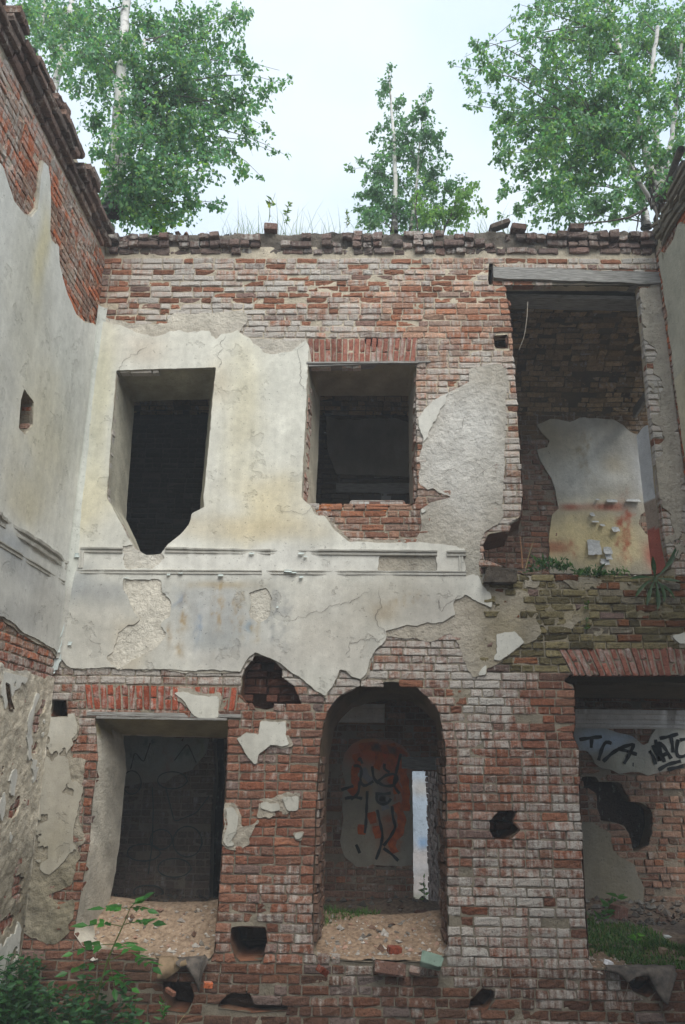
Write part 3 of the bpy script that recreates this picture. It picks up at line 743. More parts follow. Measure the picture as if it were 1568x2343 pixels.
TL3 = tunnel('doorway_reveal', OPN['L3'], (lo[0]+.02, hi[0]+.3, lo[1], hi[1]), tcol(S(110,84,70), drk*.8, mort*.6, drk, .8), rough=.012)
for p, dp in HOLES:
    tunnel('wall_socket', p, None, tcol(S(112,84,66), S(96,70,56), S(140,96,72), S(112,84,66), 1.), depth=dp, front=-.004, steps=5, rough=.03, cap=True, capcol=np.array([*S(84,62,50), 1.]))
hb = Bricks(); r = random.Random(44)
for (p, dp) in (HOLES[0], HOLES[3]):
    q = np.array(p); lay(hb, q[:, 0].min(), q[:, 0].max(), q[:, 1].min(), q[:, 1].max()+.1, lambda u, v: sdf(p, u, v)+.01, lambda u, v, r: (-dp*.8+r.uniform(-.05, .07), r.uniform(0, .04), S(112, 74, 60)*r.uniform(.4, 1.0), -.05) if r.random() < .8 else None, 45)
hb.build('socket_bricks', FR, wall, depth=.2, seed=46)
# bricks showing on the jambs
def style_jamb(c, wash=.1, sp=.15):
    def fn(u, v, r):
        return r.gauss(0, .006), (r.uniform(.01, .04) if r.random() < sp else 0), c*r.uniform(.7, 1.2), wash+r.uniform(-.12, .12)
    return fn
def jamb_bricks(x, side, za, zb, y0, y1, c, seed, slope=0., lean=0., wash=.1, sp=.15, parent=None):
    b = Bricks(); k = math.hypot(slope, 1.)
    fr = Frame((x, 0, za), (slope/k, 1/k, 0), (1/k, -slope/k, 0)) if side == 'L' else Frame((x, 0, za), (-slope/k, -1/k, 0), (-1/k, slope/k, 0))
    fr.V = np.array([lean, 0, 1.]); a0, a1 = (y0, y1) if side == 'L' else (-y1, -y0)
    lay(b, a0, a1, 0, zb-za, lambda u, v: np.ones_like(u), style_jamb(c, wash, sp), seed)
    return b.build('jamb_bricks', fr, parent or wall, depth=.06, seed=seed)
jamb_bricks(-.585, 'L', 4.34, 5.9, .07, .26, S(156,122,108), 31, .12, .02, .22, parent=TW2)
jamb_bricks(.62, 'R', 4.34, 5.95, .03, .3, S(136,112,100), 32, .0, .02, .2, parent=TW2)
jamb_bricks(1.795, 'L', 4.42, 6.95, .02, .7, S(140,100,84), 33, .19, -.01, .1, .5, parent=TO3)
jamb_bricks(-1.262, 'R', .2, 2.03, .02, .3, S(130,80,64), 34, .0, .0, .05, parent=TL1)
jamb_bricks(.862, 'R', .1, 1.95, .06, .6, S(118,92,78), 35, -.02, .0, .05, .4, parent=TL2)
jamb_bricks(-.335, 'L', .1, 1.8, .06, .6, S(118,92,78), 36, .06, .0, .05, .4, parent=TL2)
# sill bricks, spalled orange, under the middle window
sb = Bricks(); x = -.50
r = random.Random(8)
for ln in (.24, .16, .27, .17, .2, .12):
    sb.rect(x, x+ln-.012, 4.255, 4.335, .0, .035 if ln != .24 else .005, S(184,116,72)*r.uniform(.8, 1.1), -.2); x += ln
sb.build('sill_bricks', FR, TW2, depth=.3, seed=4)
# back of the wall and its top
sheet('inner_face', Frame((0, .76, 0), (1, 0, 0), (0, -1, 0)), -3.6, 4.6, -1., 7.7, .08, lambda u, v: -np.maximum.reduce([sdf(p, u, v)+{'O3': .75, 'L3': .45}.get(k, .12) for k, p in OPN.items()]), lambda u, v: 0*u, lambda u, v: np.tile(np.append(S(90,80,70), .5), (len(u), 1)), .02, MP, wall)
def ridge(fr, pa, pb, prof, seed, chip=.0, step=.03):
    """a run moulding: profile (height, projection) points swept from pa to pb with chipped edges"""
    pa = np.array(pa, float); pb = np.array(pb, float); L_ = np.linalg.norm(pb-pa); n = max(2, int(L_/step))
    t = np.linspace(0, 1, n+1); prof = np.array(prof); m = len(prof)
    dirn = (pb-pa)/L_; up = np.array([-dirn[1], dirn[0]])
    base = pa+(pb-pa)*t[:, None]
    dmg = np.clip(fbm(t*L_*3, t*0+seed, 1., 4, seed)*1.6-.25+chip, 0, 1)
    V = []; 
    for k in range(m):
        h, d = prof[k]
        wob = .003*fbm(t*L_*9, t*0+k, 1., 3, seed+k)
        b = base+up*(h+wob)[:, None]
        V.append(fr.P(b[:, 0], b[:, 1], np.maximum(.012, d*(1-dmg*.8))+wob*.5))
    V = np.stack(V, 1).reshape(-1, 3); f = []
    for i in range(n):
        for k in range(m-1): f.append([i*m+k, (i+1)*m+k, (i+1)*m+k+1, i*m+k+1])
    f.append([k for k in range(m-1, -1, -1)]); f.append([n*m+k for k in range(m)])
    return V, f
prof = [(-.035, .015), (-.03, .04), (-.012, .045), (-.010, .03), (.004, .03), (.006, .055), (.022, .06), (.024, .02), (.03, .015)]
prof2 = [(-.022, .015), (-.018, .034), (-.004, .036), (-.002, .028), (.012, .028), (.014, .04), (.024, .042), (.027, .015)]
pm = [ridge(FR, *Fp([(186,1258),(283,1260)]), prof, 1), ridge(FR, *Fp([(380,1259),(620,1263)]), prof, 2), ridge(FR, *Fp([(620,1263),(1000,1266)]), prof, 3, .25), ridge(FR, *Fp([(1022,1267),(1066,1267)]), prof, 4),
      ridge(FR, *Fp([(176,1309),(600,1311)]), prof2, 5, .02), ridge(FR, *Fp([(600,1311),(1066,1313)]), prof2, 6, .1),
      ridge(FR, *Fp([(187,1300),(190,1262)]), prof2, 7), ridge(FR, *Fp([(1056,1308),(1055,1270)]), prof2, 8)]
V, f = join(pm)
mesh('moulding', V, f, MP, wall, np.tile(np.append(S(186,184,176), .15), (len(V), 1)))
# weathered lintel boards over the windows and the big beam
def board(name, pa, pb, h, d0, d1, mat, parent, seed, fr=FR):
    pa = np.array(pa); pb = np.array(pb); n = 26; t = np.linspace(0, 1, n)
    V = []; L_ = np.linalg.norm(pb-pa)
    for hh, dd in ((-h/2, d1), (h/2, d1), (h/2, d0), (-h/2, d0)):
        b = pa+(pb-pa)*t[:, None]; w1 = .012*h/.1*fbm(t*L_*4, t*0+hh*50, 1., 3, seed); b = b+np.array([0, 1])*(hh+w1)[:, None]
        V.append(fr.P(b[:, 0], b[:, 1], dd+.006*fbm(t*L_*6, t*0+dd*9, 1., 3, seed+3)))
    V = np.stack(V, 1).reshape(-1, 3); f = []
    for i in range(n-1):
        for k in range(4): f.append([i*4+k, i*4+(k+1) % 4, (i+1)*4+(k+1) % 4, (i+1)*4+k])
    f += [[3, 2, 1, 0], [(n-1)*4+k for k in range(4)]]
    return mesh(name, V, f, mat, parent)
A, B = Fp([(1128,625),(1522,640)])
board('timber_lintel', A, B, .155, -.16, .035, MWOOD, wall, 1)
board('timber_lintel', *Fp([(1160,652),(1500,660)]), .05, -.45, -.20, MWOOD, wall, 5)
board('lintel_board', *Fp([(702,832),(956,831)]), .022, -.1, .035, MWOOD, TW2, 2)
board('lintel_board', *Fp([(706,838),(985,828)]), .018, -.1, .02, MWOOD, TW2, 7)
board('lintel_board', *Fp([(200,1632),(552,1638)]), .035, -.1, .012, MWOOD, TL1, 3)
board('lintel_board', *Fp([(222,1641),(520,1646)]), .022, -.1, .03, MWOOD, TL1, 4)
# flakes of old mint paint curling off the plaster
def flake(fr, u, v, w, h, d, curl, seed):
    r = np.random.default_rng(seed); n = 5
    V = []
    for i in range(n):
        for j in range(n):
            s = i/(n-1)-.5; t = j/(n-1)-.5
            k = 1-.35*abs(t)*r.random(); V.append((u+s*w*k+r.normal(0, w*.04), v+t*h*(1-.3*abs(s)*r.random())+r.normal(0, h*.03), d+curl*((.5-t)**2)+r.normal(0, .001)))
    V = np.array(V); P = fr.P(V[:, 0], V[:, 1], V[:, 2])
    return P, [[i*n+j, (i+1)*n+j, (i+1)*n+j+1, i*n+j+1] for i in range(n-1) for j in range(n-1)]
fl = []
for k, (x, y, w_, h_, cu) in enumerate([(577,1268,.08,.05,.03),(690,1268,.09,.05,.03),(640,1275,.04,.06,.03),(700,1275,.05,.04,.04),(660,1308,.12,.07,.04),(628,1320,.09,.08,.05),(672,1312,.1,.05,.05),(690,1322,.06,.06,.05),(430,1312,.06,.05,.04),(415,1313,.07,.03,.03),(507,1318,.08,.06,.05),(582,1312,.05,.03,.03),(292,1324,.06,.03,.03),(180,1272,.09,.11,.02),(165,1440,.11,.16,.03),(163,1473,.06,.09,.03),(388,1316,.05,.05,.03),(200,1434,.03,.05,.03),(636,1390,.03,.05,.02)]):
    u, v = at(x, y)[[0, 2]]
    if k % 3 != 2: fl.append(flake(FR, u, v, w_*.7, h_*.45, .036, cu*.6, k))
for k, (x, y, w_, h_) in enumerate([(131,1400,.13,.2),(133,1440,.14,.24),(128,1475,.15,.2),(125,1510,.15,.2),(122,1528,.1,.14)]):
    u, v = at(x, y)[[0, 2]]; fl.append(flake(FR, u, v, w_, h_, .035, .03, 40+k))
V, f = join(fl); mesh('paint_flakes', V, f, MPEEL, wall)
# ================================================================== THE LEFT WALL
lwall = thing('brick_wall', 'long left side wall in steep view, cream plaster below slanting bare brick and a corbelled cornice', 'wall', (XL, -2, -.95))
def LV(name, *a, **k): pass
LPL = Lp([(0,379),(7,402),(26,460),(51,493),(66,495),(80,480),(85,440),(88,400),(95,372),(105,380),(109,410),(112,470),(109,530),(114,551),(130,565),(132,600),(139,635),(149,670),(163,704),(172,723),(190,738),(225,745)])
LPL = [(-5.2, 5.9)]+LPL+[(.05, 6.7), (.05, 2.66)]+Lp([(120,1484),(100,1474),(75,1459),(50,1449),(30,1429),(0,1409)])+[(-2.2, 2.75), (-5.2, 2.7)]
NICHE = Lp(z3((100,690),(145,750),(140,860),(105,900),(75,870),(85,740)))
SLIT = Lp(z6b((30,900),(60,920),(80,1040),(110,1130),(70,1130),(40,1000)))
def style_left(u, v, r):
    c = PAL[r.randrange(6)]*r.uniform(.8, 1.15)
    if r.random() < .35: c = S(178,104,70)*r.uniform(.8, 1.1)
    if v < 2.6: c = S(140,84,66)*r.uniform(.7, 1.1)
    return r.gauss(0, .002), (r.uniform(.006, .018) if r.random() < .14 else 0), c, .12+.3*fbm(np.array([u]), np.array([v]), 1.2, 3, 19)[0]
def lw_base(u, v):
    f = sdf(LPL, u, v)+.02+.02*fbm(u, v, 8, 4, 91)
    low = minf(2.62-v, .05*(fbm(u, v, 3.2, 5, 92)+.28+.5*np.clip((1.9-np.abs(v-1.6)), -1, .6)*.5))
    up = minf(2.45-v+.05*fbm(u, v, 6, 3, 95), -u-.02)
    return minf(np.maximum(f, minf(low, up)), -sdf(NICHE, u, v), -sdf(SLIT, u, v), -u-.002)
def lw_fin(u, v):
    f = sdf(LPL, u, v)+.014*fbm(u, v, 8, 4, 90)
    f = np.maximum(f, minf(.06*(fbm(u, v*.6, 2.6, 5, 97)-.10), lw_base(u, v)-.012, 2.4-v))
    return minf(f, -sdf(NICHE, u, v)+.006*fbm(u, v, 25, 2, 1), -u-.002)
lb = Bricks()
lay(lb, -5.2, -.01, V0, 7.52, lambda u, v: minf(.12-lw_base(u, v), -sdf(NICHE, u, v), -sdf(SLIT, u, v)), style_left, 41)
lb.build('brickwork', LW, None, seed=5)
o = COL.objects[-1]; into(o, lwall)
o = sheet('mortar', LW, -5.2, .1, V0, 7.9, .03, lambda u, v: minf(-sdf(NICHE, u, v), -sdf(SLIT, u, v)), lambda u, v: -.015+.009*fbm(u, v, 9, 3, 22), col_mortar, .12, MP, None); into(o, lwall)
cvL = lambda x, y: atX(x, y, XL)[1:]
lfin_c = blobs(S(202,202,196), [(60,700,60,220,S(188,186,172),.7),(90,580,16,120,S(196,186,146),.7),(100,1000,60,160,S(196,186,150),.5),(60,1150,50,60,S(192,182,150),.5),
    (150,900,40,160,S(188,190,182),.6),(30,1260,40,40,S(150,156,162),.7),(80,1330,60,40,S(160,162,164),.6),(110,1400,40,80,S(174,172,166),.7),(40,1400,60,40,S(166,166,164),.6)], cvL)
lbase_c = blobs(S(204,196,180), [(60,1600,90,120,S(200,192,174),.8),(30,1500,60,60,S(196,194,188),.8),(30,1800,60,200,S(196,188,170),.8),(40,2100,80,160,S(126,118,100),.8)], cvL)
o = sheet('base_coat', LW, -5.2, .0, -.3, 7.2, .02, lw_base, lambda u, v: .010+.008*fbm(u, v, 6, 5, 27)+.012*fbm(u, v, 20, 4, 28)*(v < 2.6), lambda u, v: np.hstack([lbase_c(u, v)*(1+.45*fbm(u, v, 12, 5, 16))[:, None], np.ones((len(u), 1))]), .03, MP, None); into(o, lwall)
o = sheet('plaster', LW, -5.2, .0, -.2, 7.2, .02, lw_fin, lambda u, v: .024+.006*fbm(u, v, 1.5, 3, 29), lambda u, v: np.hstack([lfin_c(u, v), np.zeros((len(u), 1))]), .016, MP, None); into(o, lwall)
# rounded inner corner of the plaster
n = 26; t = np.linspace(2.66, 6.75, n); V = []
for zz in t:
    for a in range(6):
        th = a/5*math.pi/2; rr = .07+.015*math.sin(zz*2)
        V.append((XL+.02+rr*(1-math.sin(th)), -.02-rr*(1-math.cos(th)), zz))
V = np.array(V); f = [[i*6+k, i*6+k+1, (i+1)*6+k+1, (i+1)*6+k] for i in range(n-1) for k in range(5)]
cc = np.tile(np.append(S(190,192,184), 0.), (len(V), 1)); cc[V[:, 2] < 3.4, :3] = S(174,172,164)
o = mesh('corner_cove', V, f, MP, None, cc, True); into(o, lwall)
# mouldings on the left wall
lmA = Lp([(135,1289),(0,1199)]); lmB = Lp([(135,1312),(0,1222)])
zz1 = 3.62; zz2 = 3.42
pm = [ridge(LW, (-4.5, zz1), (-.12, zz1), [(h*1.6, d*1.3) for h, d in prof], 11, .05), ridge(LW, (-4.5, zz2), (-.12, zz2), prof2, 12, .02)]
V, f = join(pm); o = mesh('moulding', V, f, MP, None, np.tile(np.append(S(180,178,170), .2), (len(V), 1))); into(o, lwall)
# corbelled cornice of the left wall
lc = Bricks(); r = random.Random(15)
for k in range(5):
    z0 = 7.50+k*.083; x = -5.0
    while x < -.05:
        ln = .25 if r.random() < .6 else .122
        lost = (.02, .03, .05, .4+.5*vnoise(x*1.2, 2., 8), .6+.5*vnoise(x*1.2, 2., 8))[k]
        if r.random() > lost and x+ln < .08:
            pr = (.03, .08, .125, .15, .14)[k]+r.uniform(-.012, .012)
            c = (PAL[r.randrange(7)]*.6+S(118,110,106)*.4)*r.uniform(.5, .85)
            lc.rect(x+.004, x+ln-.008, z0+r.uniform(-.004, .004), z0+.07, pr, r.uniform(.015, .04) if r.random() < .15 else 0, c, r.uniform(-.1, .1))
        x += ln
lc.build('corbel_course', LW, None, depth=.4, jit=.004, seed=6); into(COL.objects[-1], lwall)
def tun_any(fr, poly, dp, parent, col):
    o = resample(poly, .04)
    if ((o[:, 0]*np.roll(o[:, 1], -1)-np.roll(o[:, 0], -1)*o[:, 1]).sum()) < 0: o = o[::-1]
    n = len(o); V = np.vstack([fr.P(o[:, 0], o[:, 1], np.full(n, d)) for d in (.022, -dp*.5, -dp)]); f = []
    for k in range(2): f += [[k*n+a, k*n+n+a, k*n+n+(a+1) % n, k*n+(a+1) % n] for a in range(n)]
    f.append([2*n+a for a in range(n)])
    ob = mesh('wall_socket', V, f, MP, None, np.tile(np.append(col, .8), (len(V), 1))); into(ob, parent)
tun_any(LW, NICHE, .22, lwall, S(172,164,146)); tun_any(LW, SLIT, .2, lwall, S(120,100,80))
def box(x0, x1, y0, y1, z0, z1):
    V = [(x, y, z) for x in (x0, x1) for y in (y0, y1) for z in (z0, z1)]
    return np.array(V, float), [[0, 1, 3, 2], [4, 6, 7, 5], [0, 4, 5, 1], [2, 3, 7, 6], [0, 2, 6, 4], [1, 5, 7, 3]]
V, f = box(XL-.6, XL-.14, -11., .05, V0, 7.86); o = mesh('wall_core', V, f, MB, None, np.append(S(120,84,70), 0.)); into(o, lwall)

# ================================================================== THE RIGHT WALL
rwall = thing('brick_wall', 'right side wall seen edge on, broken cornice and peeling cream plaster over brick', 'wall', (XR, -2, -.95))
rb = Bricks()
def rw_fin(u, v):
    return minf(.05*(fbm(u, v, 1.6, 4, 70)+.35), u-.03-.05*fbm(u, v, 5, 3, 71)-.08, 7.42-v)
lay(rb, .0, 4.5, V0, 7.6, lambda u, v: .1-rw_fin(u, v), style_left, 51)
rb.build('brickwork', RWF, None, seed=7); into(COL.objects[-1], rwall)
o = sheet('mortar', RWF, -.05, 4.5, V0, 7.8, .04, None, lambda u, v: -.015+.01*fbm(u, v, 9, 3, 72), col_mortar, .1, MP, None); into(o, rwall)
o = sheet('plaster', RWF, .0, 4.5, 2.5, 7.6, .025, rw_fin, lambda u, v: .02+.006*fbm(u, v, 2, 3, 73), lambda u, v: np.hstack([np.where((v < 5.8)[:, None], S(190,182,158), S(176,172,156))*(1+.15*fbm(u, v, 3, 3, 74))[:, None], .3*np.ones((len(u), 1))]), .03, MP, None); into(o, rwall)
pm = [ridge(RWF, (.25, 7.5+k*.09), (4.4, 7.5+k*.09), [(h*1.9, d*1.3+k*.035) for h, d in prof], 80+k, .15) for k in range(3)]
V, f = join(pm); o = mesh('cornice', V, f, MP, None, np.tile(np.append(S(120,112,98), .8), (len(V), 1))); into(o, rwall)
V, f = box(XR+.14, XR+.7, -11., -.0, V0, 7.8); o = mesh('wall_core', V, f, MB, None, np.append(S(120,84,70), 0.)); into(o, rwall)

# ================================================================== ROOMS BEHIND
bwall = thing('brick_wall', 'shadowed back wall of the corridor seen through the openings, graffiti and broken plaster', 'wall', (0, YB, -.95))
DOOR1 = [(.735, -.4), (1.075, -.4), (1.075, 1.60), (.735, 1.60)]
DOOR2 = [(-.1, 3.5), (.71, 3.5), (.71, 5.36), (-.1, 5.36)]
GAP = Fp([(487,1690),(512,1690),(515,2095),(478,2095),(480,2000),(484,1850),(492,1780)], YB)
BH = Fp(z8b((260,1260),(390,1265),(400,1310),(590,1310),(640,1380),(680,1440),(690,1490),(780,1490),(880,1560),(890,1700),(840,1900),(720,1930),(690,1800),(640,1690),(540,1660),(430,1660),(400,1540),(390,1400),(280,1370)), YB)
bopen = lambda u, v: np.maximum.reduce([sdf(DOOR1, u, v), sdf(DOOR2, u, v), sdf(GAP, u, v), sdf(BH, u, v)])
BPL = [Fp(p, YB) for p in (
    z7b((480,520),(560,515),(700,530),(800,580),(850,640),(870,800),(880,1000),(890,1200),(880,1400),(870,1540),(760,1550),(560,1540),(430,1550),(330,1480),(290,1350),(310,1200),(310,1000),(330,880),(300,760),(320,640),(380,570)),
    z8b((170,800),(420,800),(560,860),(700,900),(800,980),(840,960),(860,900),(940,820),(1060,800),(1300,790),(1300,1150),(1150,1150),(1060,1200),(940,1220),(890,1230),(840,1250),(760,1220),(690,1210),(580,1230),(500,1200),(430,1180),(370,1150),(340,1080),(280,1030),(180,1020)),
    z8b((240,1660),(350,1660),(420,1710),(510,1760),(530,1900),(600,1970),(720,2030),(760,2140),(800,2240),(800,2500),(200,2500)),
    z5o((310,690),(420,640),(500,640),(590,665),(680,630),(960,640),(1040,690),(1090,740),(1200,790),(1230,740),(1480,760),(1480,1400),(1300,1390),(1230,1420),(1190,1450),(1180,1530),(1260,1640),(1460,1640),(1480,1950),(420,1950),(410,1650),(440,1450),(500,1400),(470,1280),(440,1150),(400,1090),(340,980),(310,900),(400,880),(420,820),(360,760)),
    [(278,1680),(480,1690),(470,1725),(440,1760),(400,1775),(380,1790),(330,1790),(285,1800)],
    [(745,950),(775,960),(900,958),(935,965),(935,1090),(770,1085),(750,1030)],
)]
bpf = lambda u, v: minf(np.maximum.reduce([sdf(p, u, v) for p in BPL])+.02*fbm(u, v, 7, 4, 101), -bopen(u, v))
bb = Bricks()
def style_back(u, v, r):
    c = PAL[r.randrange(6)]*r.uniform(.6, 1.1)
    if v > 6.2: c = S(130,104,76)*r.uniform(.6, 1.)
    if u < -.9 and v > 3.3: c = S(58,52,46)*r.uniform(.8, 1.1)  # shade put into the colour: room behind the upper left window reads unlit
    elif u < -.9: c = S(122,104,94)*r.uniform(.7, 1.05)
    elif u < 1.2 and v > 3.3: c = S(92,78,64)*r.uniform(.8, 1.1)  # painted darker too, for the dim room behind the upper middle window
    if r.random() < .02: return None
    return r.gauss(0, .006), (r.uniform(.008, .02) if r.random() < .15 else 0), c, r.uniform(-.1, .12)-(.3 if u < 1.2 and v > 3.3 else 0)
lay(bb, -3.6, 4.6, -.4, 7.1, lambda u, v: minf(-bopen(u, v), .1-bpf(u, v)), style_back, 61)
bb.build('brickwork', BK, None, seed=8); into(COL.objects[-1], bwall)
o = sheet('mortar', BK, -3.6, 4.6, -.4, 7.2, .04, lambda u, v: -bopen(u, v)-.005, lambda u, v: -.014+.008*fbm(u, v, 9, 3, 102), lambda u, v: np.hstack([np.where(((u < 1.2) & (v > 3.3))[:, None], S(70,62,54), S(140,128,112))*(1+.3*fbm(u, v, 4, 4, 103))[:, None], np.ones((len(u), 1))]), .3, MP, None); into(o, bwall)  # mortar carries the same painted shade in the upper left zone
cvB = lambda x, y: at(x, y, YB)[[0, 2]]
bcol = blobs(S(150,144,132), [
    # orange throw-up under the arch
    (860,1840,80,170,S(164,154,136),.9),(860,1722,60,30,S(214,92,34),.9),(905,1740,34,34,S(206,78,32),.9),(840,1700,20,16,S(196,130,60),.8),(900,1780,24,30,S(176,92,48),.8),(830,1800,20,20,S(176,130,80),.6),(915,1830,14,34,S(176,70,34),.8),(880,1900,20,50,S(168,104,66),.6),(850,1890,10,24,S(170,90,50),.6),(905,1890,16,50,S(172,92,54),.7),(880,1810,22,20,S(120,116,120),.6),
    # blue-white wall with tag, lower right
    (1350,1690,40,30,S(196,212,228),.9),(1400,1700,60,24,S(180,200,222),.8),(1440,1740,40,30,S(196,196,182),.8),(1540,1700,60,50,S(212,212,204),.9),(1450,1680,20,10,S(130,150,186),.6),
    (1380,1980,80,160,S(142,132,112),.9),
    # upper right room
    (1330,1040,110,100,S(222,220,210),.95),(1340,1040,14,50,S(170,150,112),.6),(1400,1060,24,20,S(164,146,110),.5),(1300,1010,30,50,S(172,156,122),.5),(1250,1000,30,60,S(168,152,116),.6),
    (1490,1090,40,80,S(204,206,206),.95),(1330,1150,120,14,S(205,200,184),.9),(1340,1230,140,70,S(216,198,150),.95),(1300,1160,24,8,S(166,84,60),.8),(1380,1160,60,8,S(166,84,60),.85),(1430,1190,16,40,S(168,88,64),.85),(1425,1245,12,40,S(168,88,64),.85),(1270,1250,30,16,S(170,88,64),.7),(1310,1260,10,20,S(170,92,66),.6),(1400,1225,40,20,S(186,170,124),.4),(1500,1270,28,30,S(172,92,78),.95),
    # graffiti-covered plaster, lower left
    (380,1720,120,50,S(176,190,190),.8),(340,1700,14,10,S(40,84,84),.7),(420,1720,16,14,S(50,96,90),.6),(300,1730,16,14,S(44,80,86),.6),(460,1710,14,20,S(130,140,90),.5),(385,1740,8,24,S(150,84,66),.7),(440,1700,10,6,S(170,90,70),.6),
    (840,1020,110,90,S(112,106,94),.95)], cvB)
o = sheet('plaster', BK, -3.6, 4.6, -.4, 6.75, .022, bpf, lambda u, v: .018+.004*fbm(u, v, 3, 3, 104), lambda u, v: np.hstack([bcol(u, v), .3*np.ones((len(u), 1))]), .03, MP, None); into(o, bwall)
# run cornice under the ground floor ceiling
pm = [ridge(BK, (2.0, 2.26), (4.5, 2.26), [(-.12, .02), (-.10, .05), (-.07, .05), (-.06, .08), (-.02, .085), (.0, .11), (.05, .12), (.06, .16), (.11, .17), (.12, .02)], 90, .0),
      ridge(BK, (-.45, 2.30), (.38, 2.30), [(-.12, .02), (-.10, .05), (-.07, .05), (-.06, .08), (-.02, .085), (.0, .11), (.05, .12), (.06, .16), (.11, .17), (.12, .02)], 91, .0)]
V, f = join(pm); o = mesh('cornice', V, f, MP, None, np.tile(np.append(S(214,214,214), .1), (len(V), 1))); into(o, bwall)
def ribbon(fr, pts, wd, d):
    p = np.array(pts, float); q = [p[0]]
    for a, b in zip(p, p[1:]):
        n = max(1, int(np.linalg.norm(b-a)/.03)); q += [a+(b-a)*(k+1)/n for k in range(n)]
    q = np.array(q)
    for _ in range(2): q[1:-1] = (q[:-2]+2*q[1:-1]+q[2:])/4
    t = np.gradient(q, axis=0); t /= np.linalg.norm(t, axis=1)[:, None]+1e-9; nr = np.stack([-t[:, 1], t[:, 0]], 1)
    wv = wd*.5*(1+.18*np.sin(np.arange(len(q))*1.3))
    A = q+nr*wv[:, None]; B = q-nr*wv[:, None]; n = len(q)
    V = np.vstack([fr.P(A[:, 0], A[:, 1], np.full(n, d)), fr.P(B[:, 0], B[:, 1], np.full(n, d)), fr.P(A[:, 0], A[:, 1], np.full(n, d-.004)), fr.P(B[:, 0], B[:, 1], np.full(n, d-.004))])
    f = [[k, k+1, n+k+1, n+k] for k in range(n-1)]+[[2*n+k, 2*n+k+1, k+1, k] for k in range(n-1)]+[[n+k, n+k+1, 3*n+k+1, 3*n+k] for k in range(n-1)]
    return V, f
def strokes(name, lst, wd, d=.0265, mat=None):
    V, f = join([ribbon(BK, Fp(p, YB), wd, d) for p in lst]); o = mesh(name, V, f, mat or MPAINT, None); return into(o, bwall)
strokes('graffiti', [z8b((230,930),(330,915),(430,905)), z8b((340,915),(335,1005)), z8b((515,965),(465,940),(430,1010),(400,1115)), z8b((440,1125),(520,1050),(600,1000),(720,965),(680,1050),(625,1145)), z8b((570,1010),(650,1030),(740,1062)), z8b((700,1150),(712,1152)),
   z8b((905,1150),(880,1060),(850,1030)), z8b((880,980),(940,1120)), z8b((945,1120),(905,930)), z8b((985,1130),(950,1040),(930,940),(985,1000),(1045,1100)), z8b((960,1075),(1010,1050)), z8b((940,920),(1020,905),(1105,880)), z8b((1040,905),(1055,970),(1060,1045)),
   z8b((1105,930),(1090,1000),(1095,1085),(1160,1080),(1220,1040),(1240,960),(1190,920),(1120,935)), z8b((930,1200),(1010,1150),(1130,1120)), z8b((1010,1195),(1080,1180),(1150,1165))], .042)
MORG = noisy_mat('orange_paint', S(150, 62, 28), S(206, 104, 44), 14, bump=0)
MGRY = noisy_mat('grey_paint', S(112, 112, 118), S(160, 158, 160), 18, bump=0)
strokes('graffiti', [z7b((450,600),(520,570),(620,600),(760,620),(820,660)), z7b((560,560),(600,620),(610,700),(580,760)), z7b((700,560),(720,660),(690,730)), z7b((800,640),(790,760),(820,900),(820,1100)), z7b((420,640),(440,720),(400,800),(430,900),(370,960)), z7b((740,1040),(790,1150),(780,1260),(700,1350),(730,1440)), z7b((470,1210),(465,1290)), z7b((585,1220),(600,1320)), z7b((540,1110),(560,1200)), z7b((690,830),(740,880),(760,960))], .10, .0255, MORG)
strokes('graffiti', [z7b((600,1000),(640,1030),(690,1010)), z7b((470,760),(500,830),(560,870)), z7b((620,960),(660,1090))], .09, .0262, MGRY)
strokes('graffiti', [z7b((400,740),(440,730),(470,760),(450,860),(480,910),(560,860)), z7b((440,700),(450,660),(470,720)), z7b((550,740),(560,840),(600,880)), z7b((650,720),(640,760),(690,790)), z7b((780,640),(760,720),(740,800),(720,900),(770,960)), z7b((590,860),(640,900),(720,900),(760,850),(740,800),(660,810),(600,860)), z7b((510,940),(505,1080),(500,1200),(490,1280)), z7b((590,1090),(610,1180),(635,1290),(620,1380),(600,1440),(580,1490)), z7b((710,1060),(715,1150),(740,1230),(690,1320),(640,1380)), z7b((575,960),(640,965),(700,955)), z7b((590,960),(580,1020),(620,1050),(680,1040),(700,1000)), z7b((300,930),(400,900)), z7b((420,1370),(440,1400),(450,1440)), z7b((330,1000),(400,985),(470,1000)), z7b((450,860),(440,960),(380,1010)), z7b((640,1400),(700,1440),(760,1500))], .034, .0270)
MTEAL = noisy_mat('dark_teal_paint', (.035, .05, .05), (.075, .085, .08), 9, bump=0)
def loop(x, y, a, b): return [(x+a*math.cos(k*.5), y+b*math.sin(k*.5)) for k in range(14)]
strokes('graffiti', [loop(303,1790,22,28), loop(395,1785,36,20), loop(370,1920,26,24), loop(430,1925,34,36), loop(330,1950,40,20), loop(400,1985,40,22), loop(340,2040,36,16), [(350,1800),(352,1850),(350,1930),(340,2000)], [(380,1800),(400,1880),(450,1860),(480,1820)], [(300,1760),(310,1720),(330,1745),(345,1700)], [(400,1740),(430,1700),(450,1745)]], .014, mat=MTEAL)
